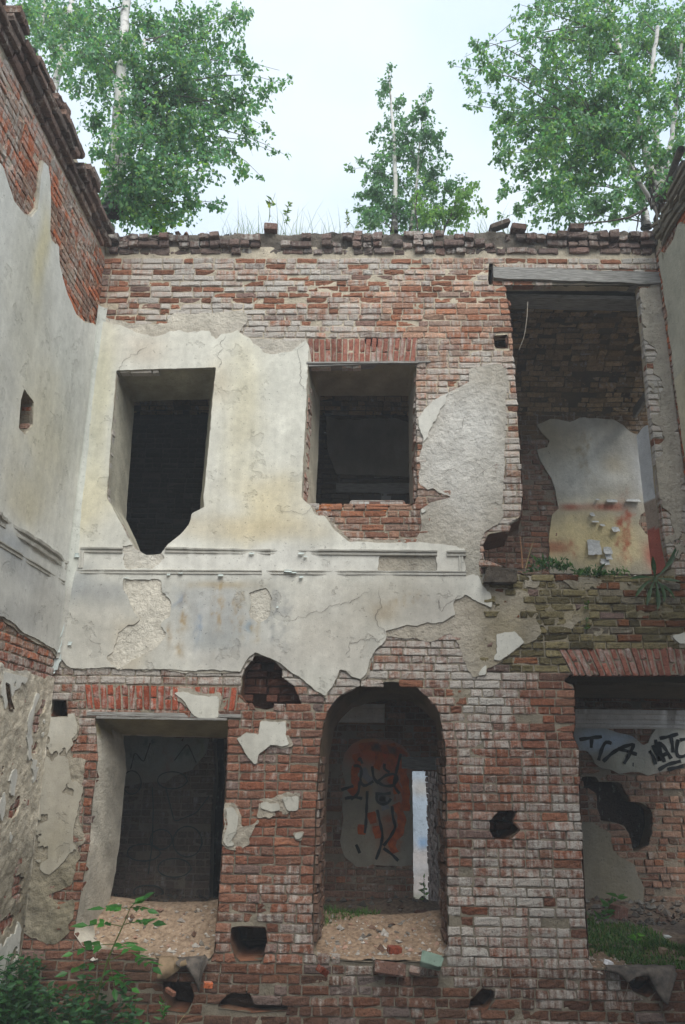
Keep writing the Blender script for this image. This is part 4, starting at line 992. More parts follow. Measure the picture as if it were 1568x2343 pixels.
# loose flakes of paint in the upper room
fl = []
for k, (x, y, w_, h_) in enumerate(z5o((790,1730),(905,1760),(910,1800),(880,1855),(970,1580),(775,1455),(860,1545),(790,1515),(940,1340),(1120,1335),(820,1328),(1300,1330)) and [(*p, *q) for p, q in zip(z5o((790,1730),(905,1760),(910,1800),(880,1855),(970,1580),(775,1455),(860,1545),(800,1515),(940,1340),(1120,1335),(820,1328),(1300,1330)), ((.2,.24),(.12,.12),(.09,.14),(.12,.1),(.1,.09),(.06,.07),(.07,.05),(.1,.04),(.16,.06),(.2,.06),(.05,.04),(.16,.06)))]):
    u, v = at(x, y, YB)[[0, 2]]; fl.append(flake(BK, u, v, w_, h_, .035, .05, 70+k))
V, f = join(fl); o = mesh('paint_flakes', V, f, noisy_mat('grey_flakes', (.38, .38, .37), (.6, .6, .58), 25), None); into(o, bwall)
board('door_lintel', (.60, 1.69), (1.3, 1.68), .16, -.3, .03, MWOOD, None, 9, BK); into(COL.objects[-1], bwall)
board('door_lintel', (-.3, 5.44), (.9, 5.44), .14, -.3, .04, MWOOD, None, 10, BK); into(COL.objects[-1], bwall)
# the niche behind the broken hole and the dark room beyond the gap
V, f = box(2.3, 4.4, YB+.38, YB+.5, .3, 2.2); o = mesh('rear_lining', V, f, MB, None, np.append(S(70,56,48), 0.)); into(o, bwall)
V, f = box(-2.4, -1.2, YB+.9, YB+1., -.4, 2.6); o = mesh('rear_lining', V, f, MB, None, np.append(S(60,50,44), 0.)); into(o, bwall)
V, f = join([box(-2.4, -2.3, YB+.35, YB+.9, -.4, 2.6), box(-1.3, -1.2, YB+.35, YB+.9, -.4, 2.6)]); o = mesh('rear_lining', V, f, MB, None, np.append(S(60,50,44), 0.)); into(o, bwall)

# white plastered cheek and leaning plank of the upper doorway
# deep jamb behind the lower doorway
dj = thing('brick_wall', 'dark brick passage wall just right of the bright gap beyond the arch', 'wall', (1.08, 3.6, -.5))
b = Bricks(); lay(b, -4.7, -2.9, -.4, 1.7, lambda u, v: np.ones_like(u), style_back, 66); b.build('brickwork', jambR(1.09), None, seed=9); into(COL.objects[-1], dj)
V, f = box(1.12, 1.5, 2.9, 4.7, -.4, 2.6); o = mesh('wall_core', V, f, MB, None, np.append(S(90,70,60), 0.)); into(o, dj)
# courtyard wall beyond
cy = thing('plaster_wall', 'sunlit pale blue and pink plaster wall glimpsed through the gap beyond the arch', 'wall', (1.2, 9., -.5))
CYF = Frame((0, 9., 0), (1, 0, 0), (0, -1, 0))
ccol = blobs(S(188,200,212), [(965,1800,30,20,S(206,196,184),.7),(965,1960,40,30,S(206,196,190),.9),(965,2020,40,40,S(204,192,184),.9),(970,1930,14,14,S(140,172,206),.9),(965,2060,40,20,S(150,146,120),.8)], lambda x, y: at(x, y, 9.)[[0, 2]])
o = sheet('plaster', CYF, -1.2, 4.2, -.9, 4.6, .03, None, lambda u, v: .02+.01*fbm(u, v, 3, 4, 110), lambda u, v: np.hstack([ccol(u, v), .3*np.ones((len(u), 1))]), .04, MP, None); into(o, cy)
b = Bricks(); lay(b, -1.2, 4.2, 4.6, 8.1, lambda u, v: np.ones_like(u), style_front, 68); b.build('brickwork', CYF, None, seed=10); into(COL.objects[-1], cy)
V, f = box(-1.2, 4.2, 9.02, 9.5, -.9, 8.1); o = mesh('wall_core', V, f, MB, None, np.append(S(150,120,100), .3)); into(o, cy)

# floors, vault and roof
slab = thing('floor_slab', 'thick masonry floor between the ground storey and upper storey, in shadow', 'floor', (0, 1.7, 2.5)); slab['kind'] = 'structure'
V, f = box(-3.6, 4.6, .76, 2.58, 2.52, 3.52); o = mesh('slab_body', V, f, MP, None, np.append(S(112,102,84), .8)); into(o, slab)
class Vault(Frame):
    def __init__(s): s.N = None
    def P(s, u, v, d):
        u = np.asarray(u, float); v = np.asarray(v, float); d = np.asarray(d, float)*np.ones_like(u)
        th = np.clip(v, -.2, 2.2)/2.0*math.radians(78)      # arc from the front wall crown to the back wall springing
        y = .76+1.86*np.sin(th)/math.sin(math.radians(78)); z = 6.55+.85*(np.cos(th)-math.cos(math.radians(78)))/(1-math.cos(math.radians(78)))
        ny = -np.sin(th)*.5; nz = -np.cos(th); k = np.sqrt(ny**2+nz**2)
        return np.stack([u, y+d*ny/k, z+d*nz/k], -1)
vt = thing('brick_vault', 'dark brick barrel vault over the upper corridor behind the big opening', 'vault', (0, 1.7, 6.5))
b = Bricks()
def style_vault(u, v, r):
    return r.gauss(0, .012), (r.uniform(.02, .06) if r.random() < .25 else 0), S(168,142,108)*r.uniform(.45, 1.15), r.uniform(-.1, .1)
lay(b, -3.6, 4.6, 0, 2.0, lambda u, v: np.ones_like(u), style_vault, 71, ch=.085)
b.build('brickwork', Vault(), None, warp=.01, seed=12); into(COL.objects[-1], vt)
o = sheet('mortar', Vault(), -3.6, 4.6, -.05, 2.05, .08, None, lambda u, v: -.02+.01*fbm(u, v, 5, 3, 111), lambda u, v: np.tile(np.append(S(100,86,66), 1.), (len(u), 1)), .0, MP, None); into(o, vt)
V, f = box(-3.6, 4.6, .1, 3.1, 7.46, 7.70); roof = mesh('roof_earth', V, f, MEARTH); tag(roof, 'dark earth bank on top of the ruined wall', kind='structure')
# left closure of the corridor; unseen right end left open to let light in
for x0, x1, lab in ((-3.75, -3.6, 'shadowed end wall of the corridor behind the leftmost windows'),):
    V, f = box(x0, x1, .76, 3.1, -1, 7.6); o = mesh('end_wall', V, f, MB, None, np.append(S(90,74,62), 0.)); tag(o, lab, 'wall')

# ================================================================== GROUND
def grid(name, xs, ys, zf, mat, col=None, parent=None, smooth=True, kind=None):
    X, Y = np.meshgrid(xs, ys, indexing='ij'); Z = zf(X, Y)
    nx, ny = X.shape; V = np.stack([X, Y, Z], -1).reshape(-1, 3)
    i, j = np.meshgrid(np.arange(nx-1), np.arange(ny-1), indexing='ij')
    a = (i*ny+j).ravel(); f = np.stack([a, a+ny, a+ny+1, a+1], 1)
    c = None if col is None else np.concatenate([col(X.ravel(), Y.ravel()), np.ones((nx*ny, 1))], 1)
    o = mesh(name, V, f, mat, parent, c, smooth)
    if kind: o['kind'] = kind
    return o
def ss(t): t = np.clip(t, 0, 1); return t*t*(3-2*t)
gx = np.concatenate([[-400, -150, -60, -25, -12], np.linspace(-8, 8, 81), [12, 25, 60, 150, 400]])
gy = np.concatenate([[-400, -150, -60, -25, -14], np.linspace(-10, 8, 91), [14, 25, 60, 150, 400]])
def gz(x, y): return -.97+1.05*ss((-y-2.2)/4.5)+.06*fbm(x, y, .9, 4, 200)*(np.abs(x) < 9)*(np.abs(y) < 12)
g = grid('ground', gx, gy, gz, MEARTH); tag(g, 'dark earth ground at the foot of the ruin', kind='structure')
def fz(x, y): return .02+.05*fbm(x, y, 1.6, 4, 201)+.09*np.exp(-((y-2.4)/.25)**2)
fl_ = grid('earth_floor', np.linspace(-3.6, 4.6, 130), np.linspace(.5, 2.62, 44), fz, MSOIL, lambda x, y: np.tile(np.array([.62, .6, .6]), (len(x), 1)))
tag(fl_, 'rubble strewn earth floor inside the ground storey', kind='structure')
# ---- heaps of sand and crumbled mortar in the openings
def heap(label, x0, x1, zfront, zback, seed, y0=.012, y1=1.25, col=(1., .97, .93)):
    def z(x, y):
        t = ss((y-y0)/.85); back = 1-ss((y-.85)/.45)
        s = (x-x0)/(x1-x0); side = .05*(np.abs(2*s-1)**2.2)
        h = zfront+(zback-zfront)*t+side*t+.018*fbm(x, y, 5, 4, seed)+.008*fbm(x, y, 22, 3, seed+1)
        return h*back+(fz(x, y)-.01)*(1-back)-.02*(y < y0+.004)
    def c(x, y):
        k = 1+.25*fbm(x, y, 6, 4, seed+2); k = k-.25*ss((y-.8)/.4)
        return np.clip(np.array(col)[None]*k[:, None], 0, 1.3)
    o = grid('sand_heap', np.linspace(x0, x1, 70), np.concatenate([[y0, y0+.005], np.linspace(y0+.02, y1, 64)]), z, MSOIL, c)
    tag(o, label, 'sand heap', 'sand heaps in the openings'); return z
zb1 = at(380,2066,.78)[2]; zb2 = at(880,2096,.78)[2]
h1 = heap('pale sandy mortar heap filling the sill of the lower left window', -2.56, -1.255, -.045, zb1, 210)
h2 = heap('brownish sand heap with brick crumbs across the threshold of the arch', -.37, .9, .0, zb2, 220, col=(.92, .86, .80))
h3 = heap('dark earth bank under grass at the threshold of the lower right opening', 2.08, 3.62, -.075, .03, 230, col=(.6, .56, .52))
def stones(name, n, place, smin, smax, mat, cols, seed, label, parent=None):
    r = np.random.default_rng(seed); V = []; Fs = []; C = []
    base = np.array([(1, 0, 0), (-1, 0, 0), (0, 1, 0), (0, -1, 0), (0, 0, 1), (0, 0, -1)], float)
    tri = [(0, 2, 4), (2, 1, 4), (1, 3, 4), (3, 0, 4), (2, 0, 5), (1, 2, 5), (3, 1, 5), (0, 3, 5)]
    for k in range(n):
        p = place(r); s = smin+(smax-smin)*r.random()**3
        b = base*(s*(.5+r.random((6, 1))*.7))*np.array([1.2, 1., .7]); a = r.random()*6.28
        R = np.array([[math.cos(a), -math.sin(a), 0], [math.sin(a), math.cos(a), 0], [0, 0, 1]]); b = b@R.T+r.normal(0, s*.15, (6, 3))
        o = len(V)*6; V.append(b+p); Fs += [[i+o for i in t] for t in tri]; C.append(np.tile(cols[r.integers(len(cols))]*(.7+.5*r.random()), (6, 1)))
    o = mesh(name, np.vstack(V), Fs, mat, parent, np.vstack(C))
    o['kind'] = 'stuff'; o['label'] = label; return o
def on(zf, x0, x1, y0, y1):
    def p(r):
        x = x0+(x1-x0)*r.random(); y = y0+(y1-y0)*r.random(); return np.array([x, y, float(zf(np.array(x), np.array(y)))])
    return p
lt = [np.array([1.05, 1.03, 1.]), np.array([.8, .74, .68]), np.array([.9, .6, .48]), np.array([.75, .7, .66])]
stones('gravel', 330, on(h1, -2.5, -1.3, .0, .72), .006, .03, MSTONE, lt, 1, 'pale mortar crumbs scattered over the sand in the lower left window')
stones('gravel', 380, on(h2, -.33, .86, .0, .75), .006, .032, MSTONE, lt, 2, 'pale mortar and red brick crumbs scattered on the sand under the arch')
stones('gravel', 200, on(h3, 2.15, 3.5, .0, .3), .006, .03, MSTONE, lt, 3, 'small crumbs along the front of the grassy threshold')
dk = [np.array([.34, .3, .27]), np.array([.26, .24, .22]), np.array([.34, .22, .17]), np.array([.42, .4, .37])]
stones('rubble', 520, on(lambda x, y: fz(x, y)+.01, 2.2, 4.4, 1.5, 2.55), .012, .075, MSTONE, dk, 4, 'broken brick rubble along the foot of the back wall at lower right')
stones('rubble', 360, on(lambda x, y: fz(x, y)+.01, -3.2, -1.1, 1.6, 2.5), .012, .06, MSTONE, dk, 5, 'dark rubble along the back of the room beyond the lower left window')
stones('rubble', 260, on(lambda x, y: fz(x, y)+.01, -.6, 1.2, 1.0, 2.55), .01, .06, MSTONE, dk, 6, 'dark rubble on the floor beyond the arch')
stones('gravel', 170, lambda r: np.array([1.75+1.6*r.random(), .0+.25*r.random(), 3.575]), .006, .03, MSTONE, lt[:2]+[np.array([.5, .46, .36])], 7, 'crumbs on the ledge of the upper right opening')
stones('rubble', 300, lambda r: np.array([-2.9+6.3*r.random(), .02+.25*r.random(), 7.78+.05*r.random()]), .012, .06, MSTONE, dk+[np.array([.2, .2, .17])], 8, 'broken brick and mortar lumps along the top of the wall')
stones('rubble', 26, on(h1, -2.45, -1.35, .05, .7), .03, .06, MSTONE, lt+dk, 9, 'larger mortar lumps on the sand in the lower left window')
stones('rubble', 34, on(h2, -.25, .86, .05, .7), .03, .065, MSTONE, lt+dk, 10, 'larger brick and mortar lumps on the sand under the arch')
def block(name, label, cat, pos, size, rot, col, mat=None, group=None, seed=0, rough=.08):
    r = np.random.default_rng(seed); n = 4; V = []; Fs = []
    idx = {}
    g_ = np.array([0, .08, .92, 1.])-.5
    def vid(i, j, k):
        if (i, j, k) not in idx:
            p = np.array([g_[i], g_[j], g_[k]])
            out = sum(x in (0, 3) for x in (i, j, k))
            p = p*(1-.05*(out >= 2)-.07*(out == 3)*r.random()); idx[i, j, k] = len(V); V.append((p+r.normal(0, rough*.25, 3)*.4)*np.array(size))
        return idx[i, j, k]
    for a in range(3):
        for b in range(3):
            for s in (0, 3):
                q = [(a, b), (a+1, b), (a+1, b+1), (a, b+1)]
                if s == 0: q = q[::-1]
                Fs.append([vid(x, y, s) for x, y in q])
                Fs.append([vid(x, s, y) for x, y in q[::-1]])
                Fs.append([vid(s, x, y) for x, y in q])
    C = np.tile(np.append(col, .0), (len(V), 1)); C[:, :3] *= (.85+.3*r.random((len(V), 1)))
    o = mesh(name, np.array(V), Fs, mat or MB, None, C); o.location = pos; o.rotation_euler = rot
    return tag(o, label, cat, group or ('loose bricks and fragments' if cat == 'brick' else None))
def onz(x, y, zf, lift=.03):
    """point of a heap surface seen at a photo point"""
    z = 0.
    for _ in range(12):
        d = RW @ np.array([x-CX, y-CY, F]); t = (z-CAM[2])/d[2]; p = CAM+t*d; z = float(zf(np.array(p[0]), np.array(p[1])))
    return (p[0], p[1], z+lift)
red = S(140, 74, 56)
block('loose_brick', 'whole brick lying tilted against the shadowed wall at lower right', 'brick', onz(1415,2092,fz,.08), (.2, .12, .14), (.1, .2, .5), S(128,92,78), seed=1)
block('brick_fragment', 'dark red brick fragment beside the left jamb of the arch', 'brick', onz(739,2158,h2), (.1, .07, .05), (.3, .5, .9), red*.7, seed=2)
block('brick_fragment', 'rounded red brick lump on the sand in the arch, right of centre', 'brick', onz(903,2177,h2,.025), (.12, .08, .06), (.1, .1, .4), red, seed=3)
block('brick_fragment', 'small orange brick crumb in the right corner of the lower left window', 'brick', onz(481,2171,h1,.015), (.07, .05, .04), (.1, .1, .4), S(180,100,66), seed=4)
block('brick_fragment', 'thin brown brick sliver on the pale sand of the lower left window', 'brick', onz(398,2155,h1,.015), (.11, .03, .03), (.1, .2, -.7), S(130,90,74), seed=5)
block('brick_fragment', 'brown brick at the back edge of the arch floor before the bright gap', 'brick', onz(970,2103,fz,.03), (.2, .12, .1), (.1, .1, .3), S(110,78,66), seed=6)
block('plaster_chunk', 'mint painted plaster chunk on the right end of the arch sill', 'plaster chunk', onz(988,2207,h2,.03), (.19, .11, .06), (.75, .2, -.25), S(112,130,118), MP, seed=7, rough=.45)
block('brick_shard', 'flat reddish tile shard hanging over the arch sill', 'brick', tuple(np.array(at(893,2216,-.05))), (.28, .12, .022), (.75, .12, .06), S(104,78,68), seed=8, rough=.2)
block('brick_shard', 'small pinkish shard left of the mint plaster chunk', 'brick', tuple(np.array(at(950,2221,-.04))), (.10, .07, .03), (.6, .15, -.2), S(140,118,108), seed=9, rough=.2)
block('brick_shard', 'narrow dark slab leaning on top of the wall above the big beam', 'brick', tuple(np.array(at(1143,516,.02))), (.26, .12, .06), (0, -.45, .1), S(96,84,76), seed=10)
block('loose_brick', 'loose brick perched on top of the wall right of the leaning slab', 'brick', tuple(np.array(at(1186,523,-.06))), (.17, .12, .08), (0, .06, .1), S(104,84,78), seed=11)
block('loose_brick', 'dark loose brick on the wall top above the middle of the beam', 'brick', tuple(np.array(at(1318,523,-.05))), (.17, .12, .08), (0, -.04, .05), S(92,74,68), seed=12)
block('loose_brick', 'reddish loose brick on the wall top left of centre', 'brick', tuple(np.array(at(620,523,-.02))), (.16, .12, .09), (0, .04, .05), S(118,92,84), seed=13)
block('stone', 'white stone at the edge of the grass in the lower right opening', 'stone', onz(1529,2150,fz,.02), (.07, .06, .05), (.2, .1, .4), S(210,210,205), MP, seed=14)
block('stone', 'brown stone in the grass of the lower right opening', 'stone', onz(1518,2170,h3,.02), (.08, .06, .06), (.2, .1, .4), S(130,112,92), MP, seed=15)
block('paper_scrap', 'crumpled white paper scrap on the sill of the lower right opening', 'paper', onz(1394,2214,h3,.02), (.07, .05, .04), (.2, .3, .4), S(225,225,228), MP, seed=16, rough=.3)

# ---- torn roofing felt hanging over sills
def felt(label, top, bottom, Yt, seed, mat=MFELT, lobes=3):
    """a torn sheet lying over the edge between photo points top (left, right) and hanging to a ragged lower edge"""
    r = np.random.default_rng(seed); n, m = 30, 16; V = []; C = []
    for i in range(n+1):
        s = i/n; x = top[0][0]+(top[1][0]-top[0][0])*s; y = top[0][1]+(top[1][1]-top[0][1])*s
        yb = np.interp(s, [b[0] for b in bottom], [b[1] for b in bottom])
        for j in range(m+1):
            t = j/m
            if t < .35: yy = y-4*(1-t/.35); Y = Yt+.12*(1-t/.35)
            else: yy = y+(yb-y)*((t-.35)/.65); Y = Yt-.02-.05*math.sin((t-.35)/.65*2.2)-.035*math.sin(s*lobes*6.28+t*2)*((t-.35)/.65)
            p = at(x+6*vnoise(s*6, t*3, seed), yy+2*vnoise(s*9, t*5, seed+1), Y); V.append(p)
    f = [[i*(m+1)+j, (i+1)*(m+1)+j, (i+1)*(m+1)+j+1, i*(m+1)+j+1] for i in range(n) for j in range(m)]
    o = mesh('roofing_felt', np.array(V), f, mat, None, None, True)
    sol = o.modifiers.new('thickness', 'SOLIDIFY'); sol.thickness = .006
    return tag(o, label, 'roofing felt', 'torn roofing felt on the sills')
MFELT2 = noisy_mat('faded_felt', S(112, 98, 76), S(150, 128, 104), 10, bump=.4)
felt('faded brown felt flap hanging off the lower left window sill', ((361,2193),(425,2196)), [(0,2240),(.3,2243),(.5,2232),(.75,2212),(1,2206)], -.05, 301, MFELT2, 1)
felt('dark grey torn felt strip drooping beside the brown flap', ((405,2196),(474,2190)), [(0,2215),(.3,2215),(.5,2232),(.7,2262),(.82,2270),(.9,2225),(1,2200)], -.06, 302, MFELT, 2)
felt('grey buckled felt sheet along the lower right sill', ((1390,2212),(1545,2214)), [(0,2222),(.15,2226),(.3,2250),(.45,2236),(.6,2232),(.75,2275),(.9,2300),(1,2228)], -.05, 303, MFELT, 2)

# ================================================================== PLANTS
def tube(pts, radii, sides=6):
    p = np.array(pts, float); n = len(p); t = np.gradient(p, axis=0); t /= np.linalg.norm(t, axis=1)[:, None]+1e-9
    ref = np.where(np.abs(t[:, 2:3]) > .9, np.array([[1., 0, 0]]), np.array([[0, 0, 1.]])); a = np.cross(t, ref); a /= np.linalg.norm(a, axis=1)[:, None]+1e-9; b = np.cross(t, a)
    th = np.arange(sides)/sides*2*math.pi
    V = p[:, None]+np.asarray(radii)[:, None, None]*(a[:, None]*np.cos(th)[None, :, None]+b[:, None]*np.sin(th)[None, :, None])
    f = [[i*sides+k, i*sides+(k+1) % sides, (i+1)*sides+(k+1) % sides, (i+1)*sides+k] for i in range(n-1) for k in range(sides)]
    return V.reshape(-1, 3), f
def unit(a): return a/(np.linalg.norm(a, axis=-1, keepdims=True)+1e-9)
def leaves(pos, axis, size, r, ratio=.72, fold=.12, nrm=None):
    """rhombic leaves, two folded halves each"""
    n = len(pos); a = unit(axis)
    q = r.normal(0, 1, (n, 3)) if nrm is None else nrm+r.normal(0, .35, (n, 3))
    s = unit(np.cross(a, q)); nn = np.cross(s, a); L_ = size[:, None]
    v = np.stack([pos, pos+a*L_*.32+s*L_*ratio*.46+nn*L_*fold, pos+a*L_*.62+s*L_*ratio*.34+nn*L_*fold*.7, pos+a*L_, pos+a*L_*.62-s*L_*ratio*.34+nn*L_*fold*.7, pos+a*L_*.32-s*L_*ratio*.46+nn*L_*fold], 1)
    k = np.arange(n)[:, None]*6
    f = np.concatenate([k+np.array([[0, 1, 2, 3]]), k+np.array([[0, 3, 4, 5]])])
    return v.reshape(-1, 3), f
GRN = [S(92,136,106), S(100,146,112), S(114,156,116), S(82,124,98), S(140,170,142), S(104,142,120), S(122,156,98), S(140,168,96), S(86,124,84)]
def lcol(n, r, pal, k=6):
    c = np.array(pal)[r.integers(len(pal), size=n)]*(.75+.5*r.random((n, 1)))
    return np.repeat(np.hstack([c, np.ones((n, 1))]), k, 0)
def tree(name, label, cat, trunks, clusters, Yc, spread, leaf, pal, seed, dens=.15, dark=.0, group=None, barkcol=(1, 1, 1)):
    r = np.random.default_rng(seed)
    base = at(*trunks[0][0][0][:2], trunks[0][0][0][2])
    t = thing(name, label, cat, tuple(base), group or ('birches growing on the ruin' if cat == 'birch' else None))
    TP = []
    for pts, ra, rb_ in trunks:
        P = np.array([at(*p) for p in pts]); 
        s = np.linspace(0, len(P)-1, 8*(len(P)-1)+1); Q = np.stack([np.interp(s, np.arange(len(P)), P[:, k]) for k in range(3)], 1)
        for _ in range(4): Q[1:-1] = (Q[:-2]+2*Q[1:-1]+Q[2:])/4
        Q[1:-1] += r.normal(0, .006, (len(Q)-2, 3))
        rad = np.linspace(ra, rb_, len(Q)); rad[0] *= 1.35; rad[1] *= 1.12
        V, f = tube(Q, rad, 10); TP.append(Q)
        c = np.tile(np.array([*barkcol, .06]), (len(V), 1)); hh = np.repeat(np.linspace(0, 1, len(Q)), 10); c[:, 3] = .10-.35*np.exp(-hh*9)-dark
        mesh('trunk', V, f, MBI, t, c, True)
    allT = np.vstack(TP)
    br = []; LP = []; LA = []
    for cx, cy, cr in clusters:
        Y = Yc+r.uniform(-spread, spread); c = at(cx, cy, Y); R = cr*np.linalg.norm(c-CAM)*.98/1786.*.97
        d = np.linalg.norm((allT-c)*np.array([1, 1, .8])+np.array([0, 0, .5*R+.2]), axis=1); s0 = allT[np.argmin(d+r.random(len(d))*.25)]
        mid = (s0+c)/2+(np.array([0, 0, .22])+r.normal(0, .12, 3))*np.linalg.norm(c-s0)
        tt = np.linspace(0, 1, 8)[:, None]; B = (1-tt)**2*s0+2*tt*(1-tt)*mid+tt**2*c
        L0 = np.linalg.norm(c-s0); br.append(tube(B, np.linspace(.003+.0045*L0, .0022, 8), 5))
        n = int(1.5*dens*cr*cr*(.85+.3*r.random()))+14; nt_ = max(4, int(n/18))
        dirs = unit(r.normal(0, 1, (nt_, 3))*np.array([1, 1, .8])+unit((c-s0)[None])*.35)
        for k in range(nt_):
            st = B[min(7, r.integers(3, 10))]+r.normal(0, R*.18, 3); ln = R*(.55+.7*r.random()); u_ = np.linspace(0, 1, 6)[:, None]
            T = st+dirs[k]*ln*u_+np.array([0, 0, -1.])*ln*.42*u_**2; br.append(tube(T, np.linspace(.0024, .001, 6), 3))
            m = int(n/nt_)+1; q = r.random(m)**.8; ix = q*5; i0_ = np.minimum(ix.astype(int), 4); fr_ = (ix-i0_)[:, None]
            LP.append(T[i0_]*(1-fr_)+T[i0_+1]*fr_+r.normal(0, .028, (m, 3))); LA.append(r.normal(0, .6, (m, 3))+np.array([0, 0, -.75])+dirs[k]*.4)
    V, f = join(br); mesh('branches', V, f, MDARKBARK, t, None, True)
    P = np.vstack(LP); A = np.vstack(LA); V, f = leaves(P, A, leaf*(.7+.6*r.random(len(P))), r)
    mesh('crown', V, f, ML, t, lcol(len(P), r, pal))
    return t
LC = [(250,440,40),(280,490,34),(230,470,24),(330,500,30),(400,490,30),(560,150,34),(580,240,34),(240,170,44),(330,170,44),(420,170,44),(500,170,40),(340,260,44),(430,265,44),(510,260,40),(300,350,38),(390,340,44),(450,345,40),(520,340,34),(330,420,36),(400,415,40),(460,420,34),(300,90,44),(400,80,44),(490,90,40),(220,90,40),(90,40,50),(170,60,60),(260,50,60),(350,50,60),(440,50,55),(530,40,45),(560,20,26),(120,120,40),(200,120,46),(290,130,52),(385,115,48),(460,130,46),(540,120,38),(180,200,36),(205,262,34),(300,220,46),(380,230,56),(460,215,56),(540,220,46),(605,205,32),(648,190,16),(320,300,50),(400,300,56),(480,300,56),(560,290,40),(600,285,22),(622,345,16),(650,352,8),(222,335,28),(275,395,36),(345,380,50),(420,380,50),(490,370,36),(555,392,20),(598,403,11),(310,460,36),(370,450,36),(430,448,36),(480,470,26),(512,468,12),(60,20,30),(640,160,8)]
tree('birch_tree', 'large leafy birch with forked white trunk growing on the wall corner at upper left', 'birch', [
    ([(252,490,.5),(262,400,.5),(268,300,.45),(278,160,.4),(292,-40,.35)], .105, .055), ([(262,440,.5),(300,330,.4),(322,220,.35),(330,90,.3)], .05, .02)],
    LC, .2, .75, .059, GRN+[S(94,134,108), S(88,129,101)], 401)
tree('birch_tree', 'slim pale birch trunks behind the slanting cornice at far left', 'birch', [
    ([(118,240,1.6),(140,130,1.6),(164,0,1.6),(170,-60,1.6)], .06, .04), ([(78,120,1.6),(100,40,1.6),(108,-50,1.6)], .035, .025)],
    [(100,10,46),(150,40,40),(70,60,36),(120,90,40),(150,150,34),(110,40,40),(190,20,40)], 1.7, .4, .07, GRN+[S(120,150,70), S(110,142,66)], 402, .10)
tree('maple_sapling', 'low yellow green maple sapling behind the base of the big birch', 'sapling', [
    ([(345,520,.9),(340,470,.95),(330,430,1.)], .02, .01), ([(392,520,.9),(390,490,.9),(372,465,.95)], .014, .006)],
    [(300,470,30),(345,490,30),(330,440,30),(250,430,20),(370,480,24),(240,400,20),(400,500,16)], 1.0, .25, .11, [S(132,168,52), S(112,156,50), S(148,178,70)], 403, .06, .3, barkcol=(.35, .3, .25))
CC = [(860,430,36),(840,440,26),(820,470,22),(870,370,34),(1000,320,24),(1010,400,30),(1020,440,34),(1060,410,24),(850,500,36),(990,500,40),(895,152,10),(890,185,18),(880,215,22),(908,240,22),(968,225,20),(985,200,10),(958,262,32),(900,280,32),(930,310,46),(980,310,32),(868,292,16),(848,320,12),(900,350,42),(960,360,42),(1008,350,17),(828,372,15),(810,385,17),(850,392,27),(920,420,46),(980,400,22),(870,450,42),(850,495,26),(930,480,54),(1000,470,38)]
tree('birch_tree', 'small slender birch alone in the middle of the skyline', 'birch', [
    ([(902,530,2.),(905,420,2.),(900,300,2.),(890,160,2.)], .05, .012), ([(940,530,2.),(955,400,2.),(972,215,2.)], .03, .008)], CC, 2., .45, .060, [S(99,135,109), S(105,142,113), S(112,146,109), S(92,127,103)], 404, .14)
tree('shrub', 'bright green bush between the middle birch and right birches', 'shrub', [
    ([(1010,540,1.5),(1035,480,1.5),(1060,430,1.5)], .02, .008), ([(960,540,1.),(950,480,1.),(955,440,1.)], .012, .006)],
    [(1058,440,38),(1088,424,20),(1050,490,44),(1100,478,17),(1010,495,26),(955,440,24),(970,480,26),(950,400,16)], 1.5, .25, .06, [S(128,162,100), S(140,172,94), S(134,166,114)], 405, .12, .2, barkcol=(.4, .35, .3))
RC = [(1100,210,30),(1130,150,26),(1180,260,40),(1200,310,40),(1480,430,30),(1560,330,40),(1560,420,30),(1380,330,44),(1280,210,44),(1205,40,24),(1200,92,20),(1215,130,26),(1260,150,36),(1150,300,30),(1150,350,26),(1160,400,26),(1270,310,40),(1350,240,40),(1430,240,40),(1510,240,40),(1430,150,40),(1350,60,40),(1440,70,40),(1520,80,40),(1500,340,34),(1420,340,36),(1430,440,26),(1530,420,20),(1240,20,38),(1310,20,48),(1390,30,52),(1480,30,56),(1550,30,38),(1232,88,32),(1300,100,52),(1380,110,52),(1460,110,52),(1540,110,46),(1092,95,25),(1122,92,22),(1062,130,21),(1035,150,14),(1108,132,30),(1082,182,24),(1140,172,32),(1075,240,16),(1128,232,26),(1180,205,20),(1202,152,16),(1232,172,36),(1300,190,50),(1390,200,52),(1470,200,52),(1550,200,42),(1162,270,34),(1230,262,50),(1310,270,55),(1390,290,46),(1470,290,42),(1550,280,32),(1172,340,34),(1242,350,52),(1310,360,52),(1390,370,40),(1462,390,36),(1540,360,22),(1196,405,36),(1260,425,50),(1340,430,44),(1192,10,8),(1600,120,50),(1600,30,50)]
tree('birch_tree', 'tall many stemmed birch leaning over the wall corner at upper right', 'birch', [
    ([(1502,465,.5),(1490,390,.4),(1449,240,.3),(1419,125,.2),(1384,-30,.1)], .06, .03), ([(1508,460,.5),(1512,380,.5),(1500,300,.5),(1484,200,.4),(1505,60,.3)], .05, .025), ([(1500,470,.5),(1478,440,.3),(1430,355,.1),(1374,315,0.)], .035, .015), ([(1512,470,.6),(1530,360,.6),(1545,260,.5),(1560,100,.4)], .04, .02)],
    RC, .2, .8, .056, GRN+[S(96,134,91), S(108,146,95), S(123,154,91)], 406)
tree('birch_tree', 'paler birch standing behind the tall right one, low over the wall top', 'birch', [([(1480,520,2.2),(1472,470,2.2),(1452,400,2.2),(1430,300,2.2)], .07, .03)],
    [(1185,478,28),(1240,488,34),(1300,488,34),(1370,478,24),(1440,478,18),(1160,440,24),(1220,440,36),(1290,450,36),(1350,470,26),(1410,440,24),(1460,440,24),(1500,420,24),(1410,492,14),(1150,500,14)], 2.2, .4, .066, [S(112,146,111), S(121,154,108), S(100,135,106)], 407, .18)
